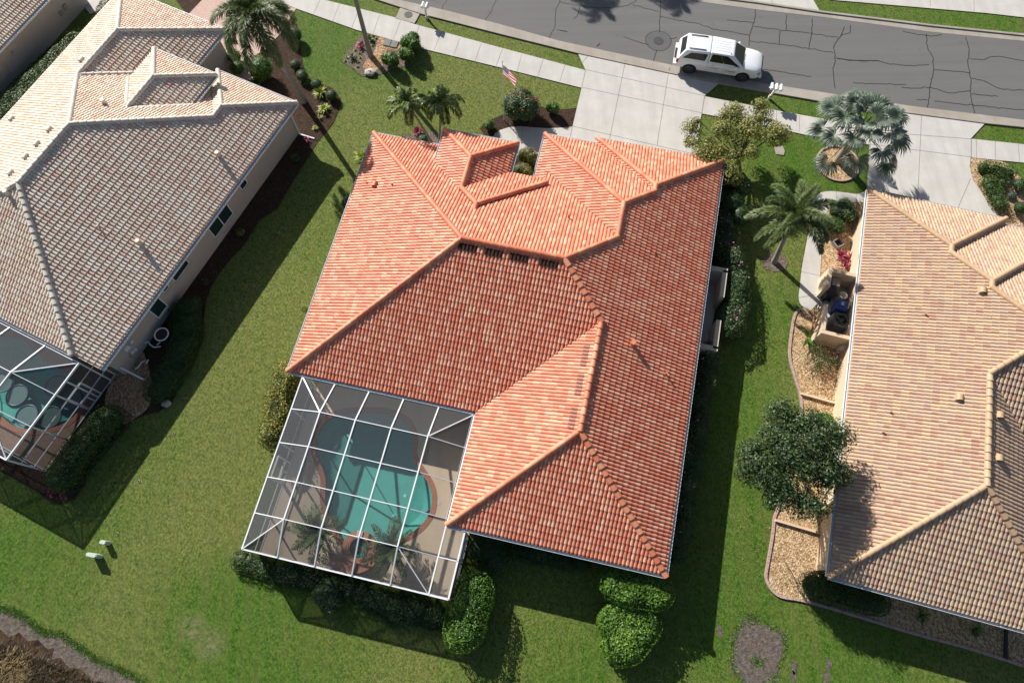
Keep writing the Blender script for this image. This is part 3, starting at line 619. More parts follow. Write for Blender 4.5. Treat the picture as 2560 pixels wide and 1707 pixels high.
# ---- middle house
FCp = dict(L=(1, 0, ZE+MP*14.95), B=(0, 1, ZE-MP*8.72), F=(0, -1, ZE+MP*24.92), R=(-1, 0, ZE+MP*6.77), GL=(1, 0, ZE+MP*4.36), G1=(0, -1, ZE+MP*27.16), G2=(0, -1, ZE+MP*27.57), S2=(1, 0, ZE+MP*1.1), RB=(0, 1, ZE-MP*2.73), RL=(1, 0, ZE+MP*4.32),
           EL=(1, 0, 3.5+MP*10.37), EF=(0, -1, 3.5+MP*25.5), ER=(-1, 0, 3.5-MP*5.77), C=(0, -1, ZE+MP*24.92+.13))
hc = empty('tile_roof_house', FC.w(-4, 15, 0), 'house with a bright orange terracotta hip roof in the middle', 'house')
fc = [([(-14.95, 8.72), (-14.95, 24.92), (-6.85, 16.82)], FCp['L']),
 ([(-14.95, 8.72), (-6.85, 16.82), (-1.33, 16.82), (1.225, 14.265), (-4.32, 8.72)], FCp['B']),
 ([(-14.95, 24.92), (-9.2, 24.92), (-9.2, 23.32), (-3.62, 23.32), (-3.62, 24.18), (1.205, 19.355), (-1.33, 16.82), (-6.85, 16.82)], FCp['F']),
 ([(-4.36, 27.16), (-4.36, 23.25), (-3.62, 23.25), (-3.62, 24.18), (1.205, 19.355), (1.205, 21.595)], FCp['GL']),
 ([(-4.36, 27.16), (-1.1, 27.16), (2.835, 23.225), (1.205, 21.595)], FCp['G1']),
 ([(-1.1, 27.16), (-1.1, 27.57), (2.835, 23.635), (2.835, 23.225)], FCp['S2']),
 ([(-1.1, 27.57), (6.77, 27.57), (2.835, 23.635)], FCp['G2']),
 ([(6.77, 2.73), (6.77, 27.57), (2.835, 23.635), (2.835, 23.225), (1.205, 21.595), (1.205, 19.355), (-1.33, 16.82), (1.225, 14.265), (1.225, 8.275)], FCp['R']),
 ([(-4.32, 2.73), (-4.32, 8.72), (1.225, 14.265), (1.225, 8.275)], FCp['RL']),
 ([(-4.32, 2.73), (6.77, 2.73), (1.225, 8.275)], FCp['RB']),
 ([(-10.37, 25.5), (-10.37, 23.07), (-8.07, 20.77), (-8.07, 23.2)], FCp['EL']),
 ([(-10.37, 25.5), (-5.77, 25.5), (-8.07, 23.2)], FCp['EF']),
 ([(-5.77, 25.5), (-8.07, 23.2), (-8.07, 20.9), (-5.77, 23.32)], FCp['ER']),
 ([(-8.07, 20.95), (-6.86, 19.83), (-3.5, 23.1), (-3.7, 23.34), (-5.77, 23.34)], FCp['C'])]
rc = make_roof(hc, FC, fc, M['tile_c'])
Zr = ZE+MP*8.1; Zg = ZE+MP*5.555
def z_(pl, X, Y): return (X, Y, zp(FCp[pl], X, Y))
for nm, pts in [('hip_cap', [z_('L', -14.95, 8.72), z_('L', -6.85, 16.82)]), ('hip_cap', [z_('L', -14.95, 24.92), z_('L', -6.85, 16.82)]), ('ridge_cap', [(-6.85, 16.82, Zr), (-1.33, 16.82, Zr)]),
                ('hip_cap', [z_('R', 1.205, 19.355), (-1.33, 16.82, Zr)]), ('hip_cap', [z_('R', 1.225, 14.265), (-1.33, 16.82, Zr)]), ('ridge_cap', [(1.225, 8.275, Zg), (1.225, 14.265, Zg)]),
                ('hip_cap', [z_('RB', -4.32, 2.73), (1.225, 8.275, Zg)]), ('hip_cap', [z_('RB', 6.77, 2.73), (1.225, 8.275, Zg)]), ('ridge_cap', [(1.205, 21.595, Zg), (1.205, 19.355, Zg)]),
                ('hip_cap', [z_('GL', -4.36, 27.16), (1.205, 21.595, Zg)]), ('hip_cap', [z_('R', 2.835, 23.225), (1.205, 21.595, Zg)]), ('ridge_cap', [z_('R', 2.835, 23.635), z_('R', 2.835, 23.2)]),
                ('hip_cap', [z_('G2', -1.1, 27.57), z_('G2', 2.835, 23.635)]), ('hip_cap', [z_('G2', 6.77, 27.57), z_('G2', 2.835, 23.635)]),
                ('hip_cap', [z_('EF', -10.37, 25.5), z_('EF', -8.07, 23.2)]), ('hip_cap', [z_('EF', -5.77, 25.5), z_('EF', -8.07, 23.2)]), ('ridge_cap', [z_('EF', -8.07, 23.2), (-8.07, 20.85, zp(FCp['EF'], -8.07, 23.2))]),
                ('ridge_cap', [z_('C', -8.07, 20.95), z_('C', -6.86, 19.8)]), ('hip_cap', [z_('C', -3.45, 23.0), z_('C', -6.86, 19.8)]), ('ridge_cap', [z_('C', -6.86, 19.8), (-6.86, 19.25, zp(FCp['C'], -6.86, 19.8))])]:
    capline(rc, FC, pts, M['cap_c'], nm, r=.15 if 'Z' else .13)
gt = MB()
for a, b, o in [((-14.95, 8.72), (-14.95, 24.92), (-1, 0)), ((-14.95, 24.92), (-9.5, 24.92), (0, 1)), ((-14.95, 8.72), (-4.32, 8.72), (0, -1)), ((-4.32, 2.73), (-4.32, 8.72), (-1, 0)), ((-4.32, 2.73), (6.77, 2.73), (0, -1)), ((6.77, 2.73), (6.77, 27.57), (1, 0)),
                ((-1.1, 27.57), (6.77, 27.57), (0, 1)), ((-4.36, 27.16), (-1.1, 27.16), (0, 1)), ((-4.36, 23.4), (-4.36, 27.16), (-1, 0))]: gutter(gt, FC, a, b, ZE, o)
for a, b, o in [((-10.37, 25.5), (-5.77, 25.5), (0, 1)), ((-10.37, 23.1), (-10.37, 25.5), (-1, 0)), ((-5.77, 23.4), (-5.77, 25.5), (1, 0))]: gutter(gt, FC, a, b, 3.5, o)
gutter(gt, FC, (-5.77, 23.32), (-3.62, 23.32), 3.38, (0, 1))
gt.build('gutter', M['alum'], hc)
inset_walls(hc, FC, [(-14.55, 9.2), (-14.55, 24.5), (-9.9, 24.5), (-9.9, 22.6), (-3.95, 22.6), (-3.95, 26.75), (-.7, 26.75), (-.7, 27.15), (6.35, 27.15), (6.35, 3.2), (-3.9, 3.2), (-3.9, 9.2)], M['wall_c'])
ew = MB(); wall(ew, FC, [(-9.95, 22.7), (-9.95, 25.1), (-9.65, 25.1), (-9.65, 22.7)], 0, 3.36); wall(ew, FC, [(-6.45, 22.7), (-6.45, 25.1), (-6.15, 25.1), (-6.15, 22.7)], 0, 3.36); wall(ew, FC, [(-9.9, 22.65), (-4.0, 22.65), (-4.0, 22.95), (-9.9, 22.95)], 2.4, 3.3)
ew.build('entry_wall', M['wall_c'], hc)
# low side walls of the equipment yard on its right
for pr_ in ((((6.6, 20.62), (8.1, 20.62)), ((7.96, 18.85), (7.96, 20.62))), (((6.6, 15.55), (8.1, 15.55)), ((7.96, 15.55), (7.96, 17.35)))):
    yw = MB()
    for a, b in pr_: yw.beam(FC.w(*a, .85), FC.w(*b, .85), .28, 1.7)
    yw.build('yard_wall', M['wall_c'], hc)
yf = MB(); yf.poly([FC.w(x, y, .03) for x, y in ((6.4, 15.6), (8, 15.6), (8, 20.6), (6.4, 20.6))]); yf.build('yard_slab', M['concrete'], hc)
# vents, pipes and the dark ventilating tiles
vm = MB()
def onroof(px, py, pl, fr=FC, planes=FCp):
    z = 4.
    for _ in range(8): l = fr.l(G(px, py, z)); z = zp(planes[pl], l[0], l[1])
    return l[0], l[1], z
X, Y, z = onroof(*z4(622, 1212), 'L'); hood(vm, FC, X, Y, z+.05, None, .30, .34, .22)
vm.build('roof_vent', [M['cap_c'], M['dark']], rc)
vm = MB(); X, Y, z = onroof(1581, 862, 'R'); vm.cyl(FC.w(X, Y, z-.1), FC.w(X, Y, z+.42), .13, 14); vm.build('vent_pipe', M['cap_c'], rc)
for px, py, pl, h in [(*z4(568, 1200), 'L', .2), (*z4(732, 1210), 'L', .2), (*z4(1885, 1425), 'F', .38), (1400+615/2.614, 500+343/2.614, 'R', .15), (1400+690/2.614, 500+1138/2.614, 'R', .3)]:
    vm = MB(); X, Y, z = onroof(px, py, pl); pipe(vm, FC, X, Y, z, .05, h); vm.build('plumbing_pipe', M['cap_c'], rc)
M['sooty'] = simple('sooty_tile', (.075, .028, .016), .7, .5, 25)
def darktiles(cx_, cy_, pl, na, nb, m, dens=1.):
    X, Y, z = onroof(cx_, cy_, pl); nx, ny, c = FCp[pl]; cs = math.sqrt(1+MP*MP); up = np.array([nx, ny]); sx = np.array([-ny, nx]); p = np.array([X, Y])
    a0 = round(p@sx/BW); b0 = round(p@up*cs/BR); mb = MB()
    for i in range(na):
        for j in range(nb):
            if rng.random() > dens: continue
            a = (a0-na//2+i+.54)*BW; b = (b0-nb//2+j)*BR
            for (u0, u1) in ((-.46, -.2), (-.2, 0), (0, .2), (.2, .46)):
                h0 = .062*math.sqrt(max(0, 1-(u0/.47)**2))+.016; h1 = .062*math.sqrt(max(0, 1-(u1/.47)**2))+.016; V = []
                for uu, hh, bb, st in ((u0, h0, .0, .046), (u1, h1, .0, .046), (u1, h1, .97, .010), (u0, h0, .97, .010)):
                    q = sx*(a+uu*BW)+up*((b+bb*BR)/cs)-up*MP/cs*(hh+st); V.append(FC.w(q[0], q[1], c+(b+bb*BR)/cs*MP+(hh+st)/cs))
                mb.add(V, [(0, 1, 2, 3)])
    mb.build('vent_tiles', m, rc)
for px, py in ((1174, 636), (1233, 648), (1297, 658), (1376, 674)): darktiles(px, py, 'B', 5, 1, M['sooty']); darktiles(px+1, py-10, 'B', 5, 1, M['sooty'])
M['greytile'] = simple('grey_slot_tile', (.38, .17, .12), .7, .4, 25)
for px, py in ((1456, 890), (1441, 965), (1422, 1043)): darktiles(px, py, 'RL', 6, 1, M['greytile'])

# ---- left house
FLp = dict(A=(-1, 0, ZE-MP*25.9), D=(1, 0, ZE+MP*42.3), B=(0, 1, 3.35-MP*.72), C=(0, -1, ZE+MP*19.97), F=(0, -1, ZE+MP*20.84), BL=(1, 0, ZE+MP*32.0), E=(-1, 0, ZE-MP*33.6), GF=(0, -1, ZE+MP*24.0),
           NF=(0, -1, 3.9+MP*19.8), NR=(-1, 0, 3.9-MP*30.8), NL=(1, 0, 3.9+MP*35.64))
hl = empty('pale_roof_house', FL.w(-34, 10, 0), 'house with the cream and pink tiled hip roof at the left', 'house')
Xk = -34.1; Yk = 19.97-(-25.9-Xk); Zk = ZE+MP*(-25.9-Xk); Yj = .72+(Zk-3.35)/MP
Yh = .72; Xh = -25.9-(3.35-ZE)/MP
fl = [([(-25.9, 20.84), (-25.9, .72), (Xh, .72), (Xk, Yj), (Xk, Yk), (-28.95, 16.92), (-28.95, 17.79)], FLp['A']),
 ([(-42.3, -4.), (Xk-8.2, Yj-8.2), (Xk, Yj), (Xk, Yk), (-37.95, 15.62), (-37.95, 19.65), (-42.3, 24.0)], FLp['D']),
 ([(Xh, .72), (Xk, Yj), (Xk-6.9, .72)], FLp['B']),
 ([(Xk, Yk), (-28.95, 16.92), (-32, 19.97), (-33.6, 19.97), (-37.95, 15.62), (-37.95, 15.62)][:5], FLp['C']),
 ([(-37.95, 15.62), (-33.6, 19.97), (-33.6, 24.0), (-37.95, 19.65)], FLp['E']),
 ([(-42.3, 24.0), (-33.6, 24.0), (-37.95, 19.65)], FLp['GF']),
 ([(-32.0, 20.84), (-25.9, 20.84), (-28.95, 17.79)], FLp['F']),
 ([(-32.0, 20.84), (-32.0, 19.97), (-28.95, 16.92), (-28.95, 17.79)], FLp['BL']),
 ([(-35.64, 19.8), (-30.8, 19.8), (-33.22, 17.38)], FLp['NF']), ([(-30.8, 19.8), (-33.22, 17.38), (-33.22, 14.75), (-30.8, 17.2)], FLp['NR']), ([(-35.64, 19.8), (-33.22, 17.38), (-33.22, 14.75), (-35.64, 17.2)], FLp['NL'])]
rl = make_roof(hl, FL, fl, M['tile_l'])
def zl(pl, X, Y): return (X, Y, zp(FLp[pl], X, Y))
for nm, pts in [('hip_cap', [(Xh, .72, 3.35), (Xk, Yj, Zk)]), ('ridge_cap', [(Xk, Yj, Zk), (Xk, Yk, Zk)]), ('hip_cap', [zl('A', -28.95, 16.92), (Xk, Yk, Zk)]), ('ridge_cap', [zl('A', -28.95, 17.79), zl('A', -28.95, 16.9)]), ('hip_cap', [zl('A', -25.9, 20.84), zl('A', -28.95, 17.79)]), ('hip_cap', [zl('BL', -32.0, 20.84), zl('BL', -28.95, 17.79)]),
                ('hip_cap', [zl('E', -37.95, 15.62), (Xk, Yk, Zk)]), ('ridge_cap', [zl('E', -37.95, 19.65), zl('E', -37.95, 15.62)]), ('hip_cap', [zl('E', -33.6, 24.0), zl('E', -37.95, 19.65)]), ('hip_cap', [zl('GF', -42.3, 24.0), zl('GF', -37.95, 19.65)]), ('valley_cap', [zl('E', -35.6, 17.97), zl('E', -37.95, 15.62)]),
                ('hip_cap', [(Xk-6.9, .72, 3.35), (Xk, Yj, Zk)]), ('ridge_cap', [zl('NF', -33.22, 17.38), (-33.22, 14.75, zp(FLp['NF'], 0, 17.38))]), ('hip_cap', [zl('NF', -35.64, 19.8), zl('NF', -33.22, 17.38)]), ('hip_cap', [zl('NF', -30.8, 19.8), zl('NF', -33.22, 17.38)]),
                ('valley_cap', [zl('NR', -30.85, 17.0), zl('NR', -33.1, 14.75)]), ('valley_cap', [zl('NL', -35.64, 17.1), zl('NL', -33.6, 15.05)])]:
    capline(rl, FL, pts, M['cap_l'], nm, r=.145)
gt = MB()
for a, b, o in [((-25.9, .72), (-25.9, 20.84), (1, 0)), ((-32, 20.84), (-25.9, 20.84), (0, 1)), ((-42.3, -4), (-42.3, 24), (-1, 0)), ((-42.3, 24), (-33.6, 24), (0, 1)), ((-33.6, 20.1), (-33.6, 24), (1, 0))]: gutter(gt, FL, a, b, ZE, o)
gutter(gt, FL, (Xh, .72), (-41.5, .72), 3.33, (0, -1))
for a, b, o in [((-35.64, 19.8), (-30.8, 19.8), (0, 1)), ((-30.8, 17.2), (-30.8, 19.8), (1, 0))]: gutter(gt, FL, a, b, 3.9, o)
gt.build('gutter', M['alum'], hl)
inset_walls(hl, FL, [(-26.3, 1.15), (-26.3, 20.35), (-31.6, 20.35), (-31.6, 19.4), (-34.0, 19.4), (-34.0, 23.5), (-41.8, 23.5), (-41.8, 1.15)], M['wall_l'])
ew = MB(); wall(ew, FL, [(-35.2, 16), (-35.2, 19.4), (-31.2, 19.4), (-31.2, 16)], 2.2, 3.8)
# raking wall between the long eave and the raised rear eave
ew.add([FL.w(-25.95, .78, 2.5), FL.w(Xh, .78, 2.5), FL.w(Xh, .78, 3.3), FL.w(-25.95, .78, 2.62)], [(0, 1, 2, 3)])
ew.build('entry_wall', M['wall_l'], hl)
def window(root, fr, px4, Xw, ztop=2.25, split=0, out=1):
    ys = []; zb = 9
    for p in px4: y, z = fr.wall(*p, Xw); ys.append(y); zb = min(zb, z)
    y0, y1 = min(ys), max(ys); x = Xw+out*.03; f = MB(); g = MB()
    def bar(a, b, c, d): f.beam(fr.w(x, a, b), fr.w(x, c, d), .06, .06, up=fr.X)
    bar(y0, zb, y1, zb); bar(y0, ztop, y1, ztop); bar(y0, zb, y0, ztop); bar(y1, zb, y1, ztop)
    if split: bar((y0+y1)/2, zb, (y0+y1)/2, ztop)
    bar(y0, ztop-.32, y1, ztop-.32)
    fo = f.build('window', M['white'], root)
    g.add([fr.w(x, y0, zb), fr.w(x, y1, zb), fr.w(x, y1, ztop), fr.w(x, y0, ztop)], [(0, 1, 2, 3)]); g.build('pane', M['winglass'], fo)
    s = MB(); s.beam(fr.w(Xw+out*.05, y0-.06, zb-.07), fr.w(Xw+out*.05, y1+.06, zb-.07), .12, .06); s.build('sill', M['wall_l'], fo)
for q, sp in [([(608, 442), (618, 457), (604, 475), (597, 463)], 0), ([(560, 509), (581, 532), (539, 591), (516, 568)], 1), ([(455, 649), (472, 657), (436, 701), (427, 693)], 0), ([(413, 710), (420, 714), (411, 729.5), (405, 726)], 0), ([(392, 744), (417, 763), (393, 790), (369, 773.5)], 0)]:
    window(hl, FL, q, -26.3, split=sp)
# garage side door panel, downspout, wall boxes
dm = MB(); dm.beam(FL.w(-26.15, 20.2, .04), FL.w(-26.15, 20.2, 2.4), .09, .07, up=FL.X); dm.beam(FL.w(-26.15, 20.2, .12), FL.w(-25.1, 20.35, .05), .09, .07); dm.build('downspout', M['alum'], hl)
for px, py, w, h in ((315, 870, .34, .30), (329, 879, .2, .22), (337, 872, .16, .2), (327, 853, .2, .18)):
    y, z = FL.wall(px, py, -26.25); e = MB(); e.box(FL.w(-26.22, y, z), (.14, w, h), (FL.X, FL.Y, (0, 0, 1))); e.build('meter_box', M['alum'], hl)
e = MB()
for a, b in (((326, 890), (345, 905)), ((333, 882), (352, 890)), ((318, 880), (326, 895)), ((340, 868), (350, 880))):
    y, z = FL.wall(*a, -26.27); y2, z2 = FL.wall(*b, -26.27); e.tube([FL.w(-26.27, y, z), FL.w(-26.25, (y+y2)/2+.03, (z+z2)/2-.05), FL.w(-26.27, y2, z2)], .014, 6)
e.build('conduit', M['curb'], hl)
for px, py, w in [(541/2.614, 400/2.614, .34), (85/2.614, 785/2.614, .34), (332/2.614, 855/2.614, .34), (252/2.614, 948/2.614, .34), (178/2.614, 1032/2.614, .34), (80/2.614, 1138/2.614, .34)]:
    vm = MB(); X, Y, z = onroof(px, py, 'D', FL, FLp); hood(vm, FL, X, Y, z+.04, None, w, .34, .22, .9); vm.build('roof_vent', [M['cap_l'], M['dark']], rl)
for px, py, pl in [(1432/2.614, 1020/2.614, 'A'), (918/2.614, 500+285/2.614, 'A'), (688/2.614, 680/2.614, 'C'), (60/2.614, 1272/2.614, 'B')]:
    vm = MB(); X, Y, z = onroof(px, py, pl, FL, FLp); vm.cyl(FL.w(X, Y, z-.1), FL.w(X, Y, z+.40), .13, 14, .8); vm.build('vent_pipe', M['cap_l'], rl)
vm = MB(); X, Y, z = onroof(650/2.614, 500+180/2.614, 'A', FL, FLp); pipe(vm, FL, X, Y, z, .04, .25); vm.build('plumbing_pipe', M['cap_l'], rl)
# garage door recess on the street-side wing
gd = MB(); gd.beam(FL.w(-33.96, 20.6, 1.05), FL.w(-33.96, 22.9, 1.05), .05, 2.1); gd.build('side_panel', M['wall_l'], hl)

# ---- right house
FRp = dict(L=(1, 0, ZE-MP*14.35), B=(0, 1, ZE-MP*5.1), R=(-1, 0, ZE+MP*25.75), F1=(0, -1, ZE+MP*28.07), F2=(0, -1, ZE+MP*27.62), F3=(0, -1, ZE+MP*27.2), S1=(-1, 0, ZE+MP*22.31), B2=(0, 1, ZE-MP*10.9))
hr = empty('tan_roof_house', FR.w(21, 15, 0), 'house with the tan and mauve tiled hip roof at the right edge', 'house')
fr_ = [([(14.35, 5.1), (14.35, 28.07), (18.33, 24.09), (18.33, 23.64), (20.05, 21.92), (20.05, 21.5), (22.5, 19.05), (20.05, 16.6), (20.05, 10.8)], FRp['L']),
 ([(14.35, 28.07), (22.31, 28.07), (18.33, 24.09)], FRp['F1']), ([(18.33, 24.09), (22.31, 28.07), (22.31, 27.62), (18.33, 23.64)], FRp['S1']),
 ([(18.33, 23.64), (22.31, 27.62), (25.75, 27.62), (20.05, 21.92)], FRp['F2']), ([(20.05, 21.92), (25.75, 27.62), (25.75, 27.2), (20.05, 21.5)], FRp['R']),
 ([(20.05, 21.5), (25.75, 27.2), (32, 27.2), (32, 19.05), (22.5, 19.05)], FRp['F3']), ([(22.5, 19.05), (32, 19.05), (32, 10.9), (25.75, 10.9), (20.05, 16.6)], FRp['B2']),
 ([(25.75, 5.1), (20.05, 10.8), (20.05, 16.6), (25.75, 10.9)], FRp['R']), ([(14.35, 5.1), (25.75, 5.1), (20.05, 10.8)], FRp['B'])]
rr = make_roof(hr, FR, fr_, M['tile_r'])
def zr(pl, X, Y): return (X, Y, zp(FRp[pl], X, Y))
for nm, pts in [('hip_cap', [zr('L', 14.35, 5.1), zr('L', 20.05, 10.8)]), ('hip_cap', [zr('R', 25.75, 5.1), zr('R', 20.05, 10.8)]), ('ridge_cap', [zr('L', 20.05, 10.8), zr('L', 20.05, 16.6)]), ('hip_cap', [zr('L', 20.05, 16.6), zr('L', 22.5, 19.05)]), ('hip_cap', [zr('L', 20.05, 21.5), zr('L', 22.5, 19.05)]),
                ('ridge_cap', [zr('L', 20.05, 21.92), zr('L', 20.05, 21.45)]), ('hip_cap', [zr('L', 18.33, 23.64), zr('L', 20.05, 21.92)]), ('ridge_cap', [zr('L', 18.33, 24.09), zr('L', 18.33, 23.6)]), ('hip_cap', [zr('L', 14.35, 28.07), zr('L', 18.33, 24.09)]), ('hip_cap', [zr('F1', 22.31, 28.07), zr('F1', 18.33, 24.09)]), ('hip_cap', [zr('F2', 25.75, 27.62), zr('F2', 20.05, 21.92)]), ('ridge_cap', [zr('F3', 22.5, 19.05), zr('F3', 32, 19.05)])]:
    capline(rr, FR, pts, M['cap_r'], nm, r=.145)
gt = MB()
for a, b, o in [((14.35, 5.1), (14.35, 28.07), (-1, 0)), ((14.35, 5.1), (25.75, 5.1), (0, -1)), ((14.35, 28.07), (22.31, 28.07), (0, 1)), ((22.31, 27.62), (25.75, 27.62), (0, 1)), ((25.75, 5.1), (25.75, 10.9), (1, 0))]: gutter(gt, FR, a, b, ZE, o)
gt.build('gutter', M['alum'], hr)
inset_walls(hr, FR, [(14.72, 5.6), (14.72, 27.6), (21.9, 27.6), (21.9, 27.1), (31.5, 27.1), (31.5, 11.4), (25.3, 11.4), (25.3, 5.6)], M['wall_r'])
for px, py, pl in [(1760+1812/2.614, 500+598/2.614, 'L'), (1760+1660/2.614, 500+1295/2.614, 'L'), (1760+1922/2.614, 500+1410/2.614, 'R'), (1760+1895/2.584, 1100+118/2.584, 'R')]:
    vm = MB(); X, Y, z = onroof(px, py, pl, FR, FRp); hood(vm, FR, X, Y, z+.05, None, .34, .32, .24, .6); vm.build('roof_vent', [M['cap_r'], M['dark']], rr)
for px, py, pl in [(1760+1440/2.614, 500+752/2.614, 'L'), (1760+1212/2.614, 500+1388/2.614, 'L'), (1760+1162/2.614, 500+1520/2.614, 'L')]:
    vm = MB(); X, Y, z = onroof(px, py, pl, FR, FRp); pipe(vm, FR, X, Y, z, .05, .25, .6); vm.build('plumbing_pipe', M['cap_r'], rr)

# ---- house at the upper left corner
h4 = empty('corner_house', FL.w(-51, 15, 0), 'house at the upper left corner with a grey-pink tiled eave over a pale wall', 'house')
F4p = dict(A=(-1, 0, ZE-MP*46.45)); r4 = make_roof(h4, FL, [([(-46.45, 5), (-46.45, 24.2), (-52, 24.2), (-52, 5)], F4p['A'])], M['tile_l'])
gt = MB(); gutter(gt, FL, (-46.45, 5), (-46.45, 24.2), ZE, (1, 0)); gt.build('gutter', M['alum'], h4)
inset_walls(h4, FL, [(-46.8, 5.4), (-46.8, 23.6), (-52, 23.6), (-52, 5.4)], M['wall_l'])
mb = MB(); a = FL.wall(12, 160, -46.76); b = FL.wall(45, 190, -46.76); mb.beam(FL.w(-46.76, a[0], 1.0), FL.w(-46.76, b[0]-.1, 1.0), .06, 2.0); mb.build('door', M['white'], h4)
for px, py, w, h in ((163, 18, .32, .4), (152, 33, .26, .3), (30, 131, .12, .12)):
    y, z = FL.wall(px, py, -46.75); e = MB(); e.box(FL.w(-46.72, y, z), (.14, w, h), (FL.X, FL.Y, (0, 0, 1))); e.build('meter_box', M['curb'], h4)
# ------------------------------------------------------------------ pools and screen enclosures
def ring(mb, O, I, z0, z1, tint=.5):
    n = len(O); T = [np.array([p[0], p[1], z1]) for p in O]+[np.array([p[0], p[1], z1]) for p in I]
    B = [np.array([p[0], p[1], z0]) for p in O]+[np.array([p[0], p[1], z0]) for p in I]
    F = []
    for i in range(n):
        j = (i+1) % n; F += [(i, j, n+j, n+i), (2*n+i, 2*n+j, j, i), (n+i, n+j, 3*n+j, 3*n+i)]
    mb.add(T+B, F, tint); return mb
def offset(P, d):
    n = len(P); out = []
    A = sum(P[i][0]*P[(i+1) % n][1]-P[(i+1) % n][0]*P[i][1] for i in range(n)); s = 1 if A > 0 else -1
    for i in range(n):
        a = P[(i+1) % n]-P[i-1]; a = a/np.linalg.norm(a); out.append(P[i]+s*d*np.array([a[1], -a[0], 0]))
    return out
def make_pool(W, label, root_loc):
    pr = empty('swimming_pool', root_loc, label, 'swimming pool')
    b = MB(); n = len(W); In = offset(W, -.55); T = [np.array([p[0], p[1], .03]) for p in W]; Bt = [np.array([p[0], p[1], -.42]) for p in W]; Bi = [np.array([p[0], p[1], -.62]) for p in In]
    b.add(T+Bt, [(i, (i+1) % n, n+(i+1) % n, n+i) for i in range(n)]); b.add(Bt+Bi, [(i, (i+1) % n, n+(i+1) % n, n+i) for i in range(n)]); b.poly(Bi)
    b.build('basin', M['plaster'], pr)
    w = MB(); w.poly([(p[0], p[1], -.07) for p in W]); w.build('water', M['water'], pr)
    c = MB(); ring(c, offset(W, .30), W, -.2, .072); c.build('coping', M['coping'], pr)
    return pr
def deck(poly, hole, m, z):
    P = [Vector((*p[:2], z)) for p in poly]; H = [Vector((*p[:2], z)) for p in hole]; tr = tessellate_polygon([P, H]); A = [np.array(p) for p in P+H]
    F = [t if np.cross(A[t[1]]-A[t[0]], A[t[2]]-A[t[0]])[2] > 0 else t[::-1] for t in tr]
    return tag(MB().add(A, F).build('pool_deck', m), kind='structure')
p1 = make_pool(POOL1, 'teal pool with brick coping and round spa under the middle house enclosure', FC.w(-9, 4, 0))
p2_ = make_pool(POOL2, 'dark teal pool with floating round covers behind the pale-roofed house', FL.w(-31, -2, 0))
deck([FC.w(*q) for q in ((-14.05, -.72), (-3.34, -.72), (-3.34, 3.3), (-4.2, 3.3), (-4.2, 9.3), (-14.05, 9.3))], offset(POOL1, .2), M['deck'], .056)
deck([FL.w(*q) for q in ((-40, -5.42), (-26.83, -5.42), (-26.83, 1.2), (-40, 1.2))], offset(POOL2, .2), M['paver2'], .056)
# spa with its curved bench wall
sc = G(*r8(762, 1166)); aa = np.linspace(0, 2*math.pi, 29)[:-1]
circ = lambda c, r, z=0, a=aa: [np.array([c[0]+r*math.cos(t), c[1]+r*math.sin(t), z]) for t in a]
s = MB(); ring(s, circ(sc, .92), circ(sc, .50), -.1, .34); so_ = s.build('spa_wall', M['coping'], p1)
s = MB(); s.poly(circ(sc, .5, .22)); s.build('spa_water', M['water'], so_); s = MB(); s.poly(circ(sc, .5, .062)); s.build('spa_floor', M['plaster'], so_)
s = MB(); a1 = np.linspace(R(196), R(345), 20); oc = sc+np.array([-.15, .2, 0])
O = [oc+np.array([1.5*math.cos(t), 1.5*math.sin(t), 0]) for t in a1]; I = [oc+np.array([1.5-.12-.38*math.sin(math.pi*i/19), 0, 0])*0+np.array([(1.42-.42*math.sin(math.pi*i/19))*math.cos(t), (1.42-.42*math.sin(math.pi*i/19))*math.sin(t), 0]) for i, t in enumerate(a1)]
s.prism(O+I[::-1], 0, .5); s.build('spa_bench', M['coping'], p1)
s = MB(); s.box(sc+[0.02, .72, .37], (.3, .34, .06), (FC.X, FC.Y, (0, 0, 1))); s.build('spillway', M['concrete'], so_)
for i, q in enumerate([(1003, 862), (942, 972)]):
    s = MB(); p = G(*r8(*q)); s.cyl(p+[0, 0, -.618], p+[0, 0, -.60], .09, 14); s.build('drain', M['white'], p1)
s = MB(); p = G(*r8(1205, 908)); s.cyl(p+[0, 0, .05], p+[0, 0, .068], .14, 18); tag(s.build('skimmer_lid', M['concrete']), 'round pale skimmer lid on the deck right of the teal pool', 'skimmer lid')
s = MB(); p = G(*r8(1140, 965)); s.tube([p+[-.12, 0, -.02], p+[0, .05, .02], p+[.1, .1, -.02]], [.05, .09, .04], 8); tag(s.build('pool_float', simple('navy_plastic', (.02, .04, .12), .4)), 'small navy floater against the right edge of the teal pool', 'pool float')
# floating solar rings
M['ringblue'] = simple('ring_blue', (.03, .07, .15), .35, .1); M['ringfilm'] = simple('bubble_film', (.10, .19, .18), .35, .35, 26, .3)
for k, (x, y, where) in enumerate([(160, 775, 'round blue-rimmed pool cover, leftmost whole one of those in sun'), (250, 965, 'round blue-rimmed pool cover nearest the lower pool edge in the middle'), (470, 980, 'round blue-rimmed pool cover lying lowest right beside the wall posts'), (660, 810, 'round blue-rimmed pool cover in shade nearest the enclosure door'), (520, 690, 'round blue-rimmed pool cover in shade above the long white beam'), (40, 650, 'round blue-rimmed pool cover cut by the left edge of the photo')]):
    p = G(x*.2679, 780+y*.2679, -.03); e = empty('solar_ring', p, where, 'pool cover', 'round floating pool covers')
    m = MB(); m.tube([p+[.63*math.cos(t), .63*math.sin(t), .0] for t in np.linspace(0, 2*math.pi, 30)], .045, 6); m.build('rim', M['ringblue'], e)
    m = MB(); m.poly(circ(p, .6, -.03)); m.build('film', M['ringfilm'], e)

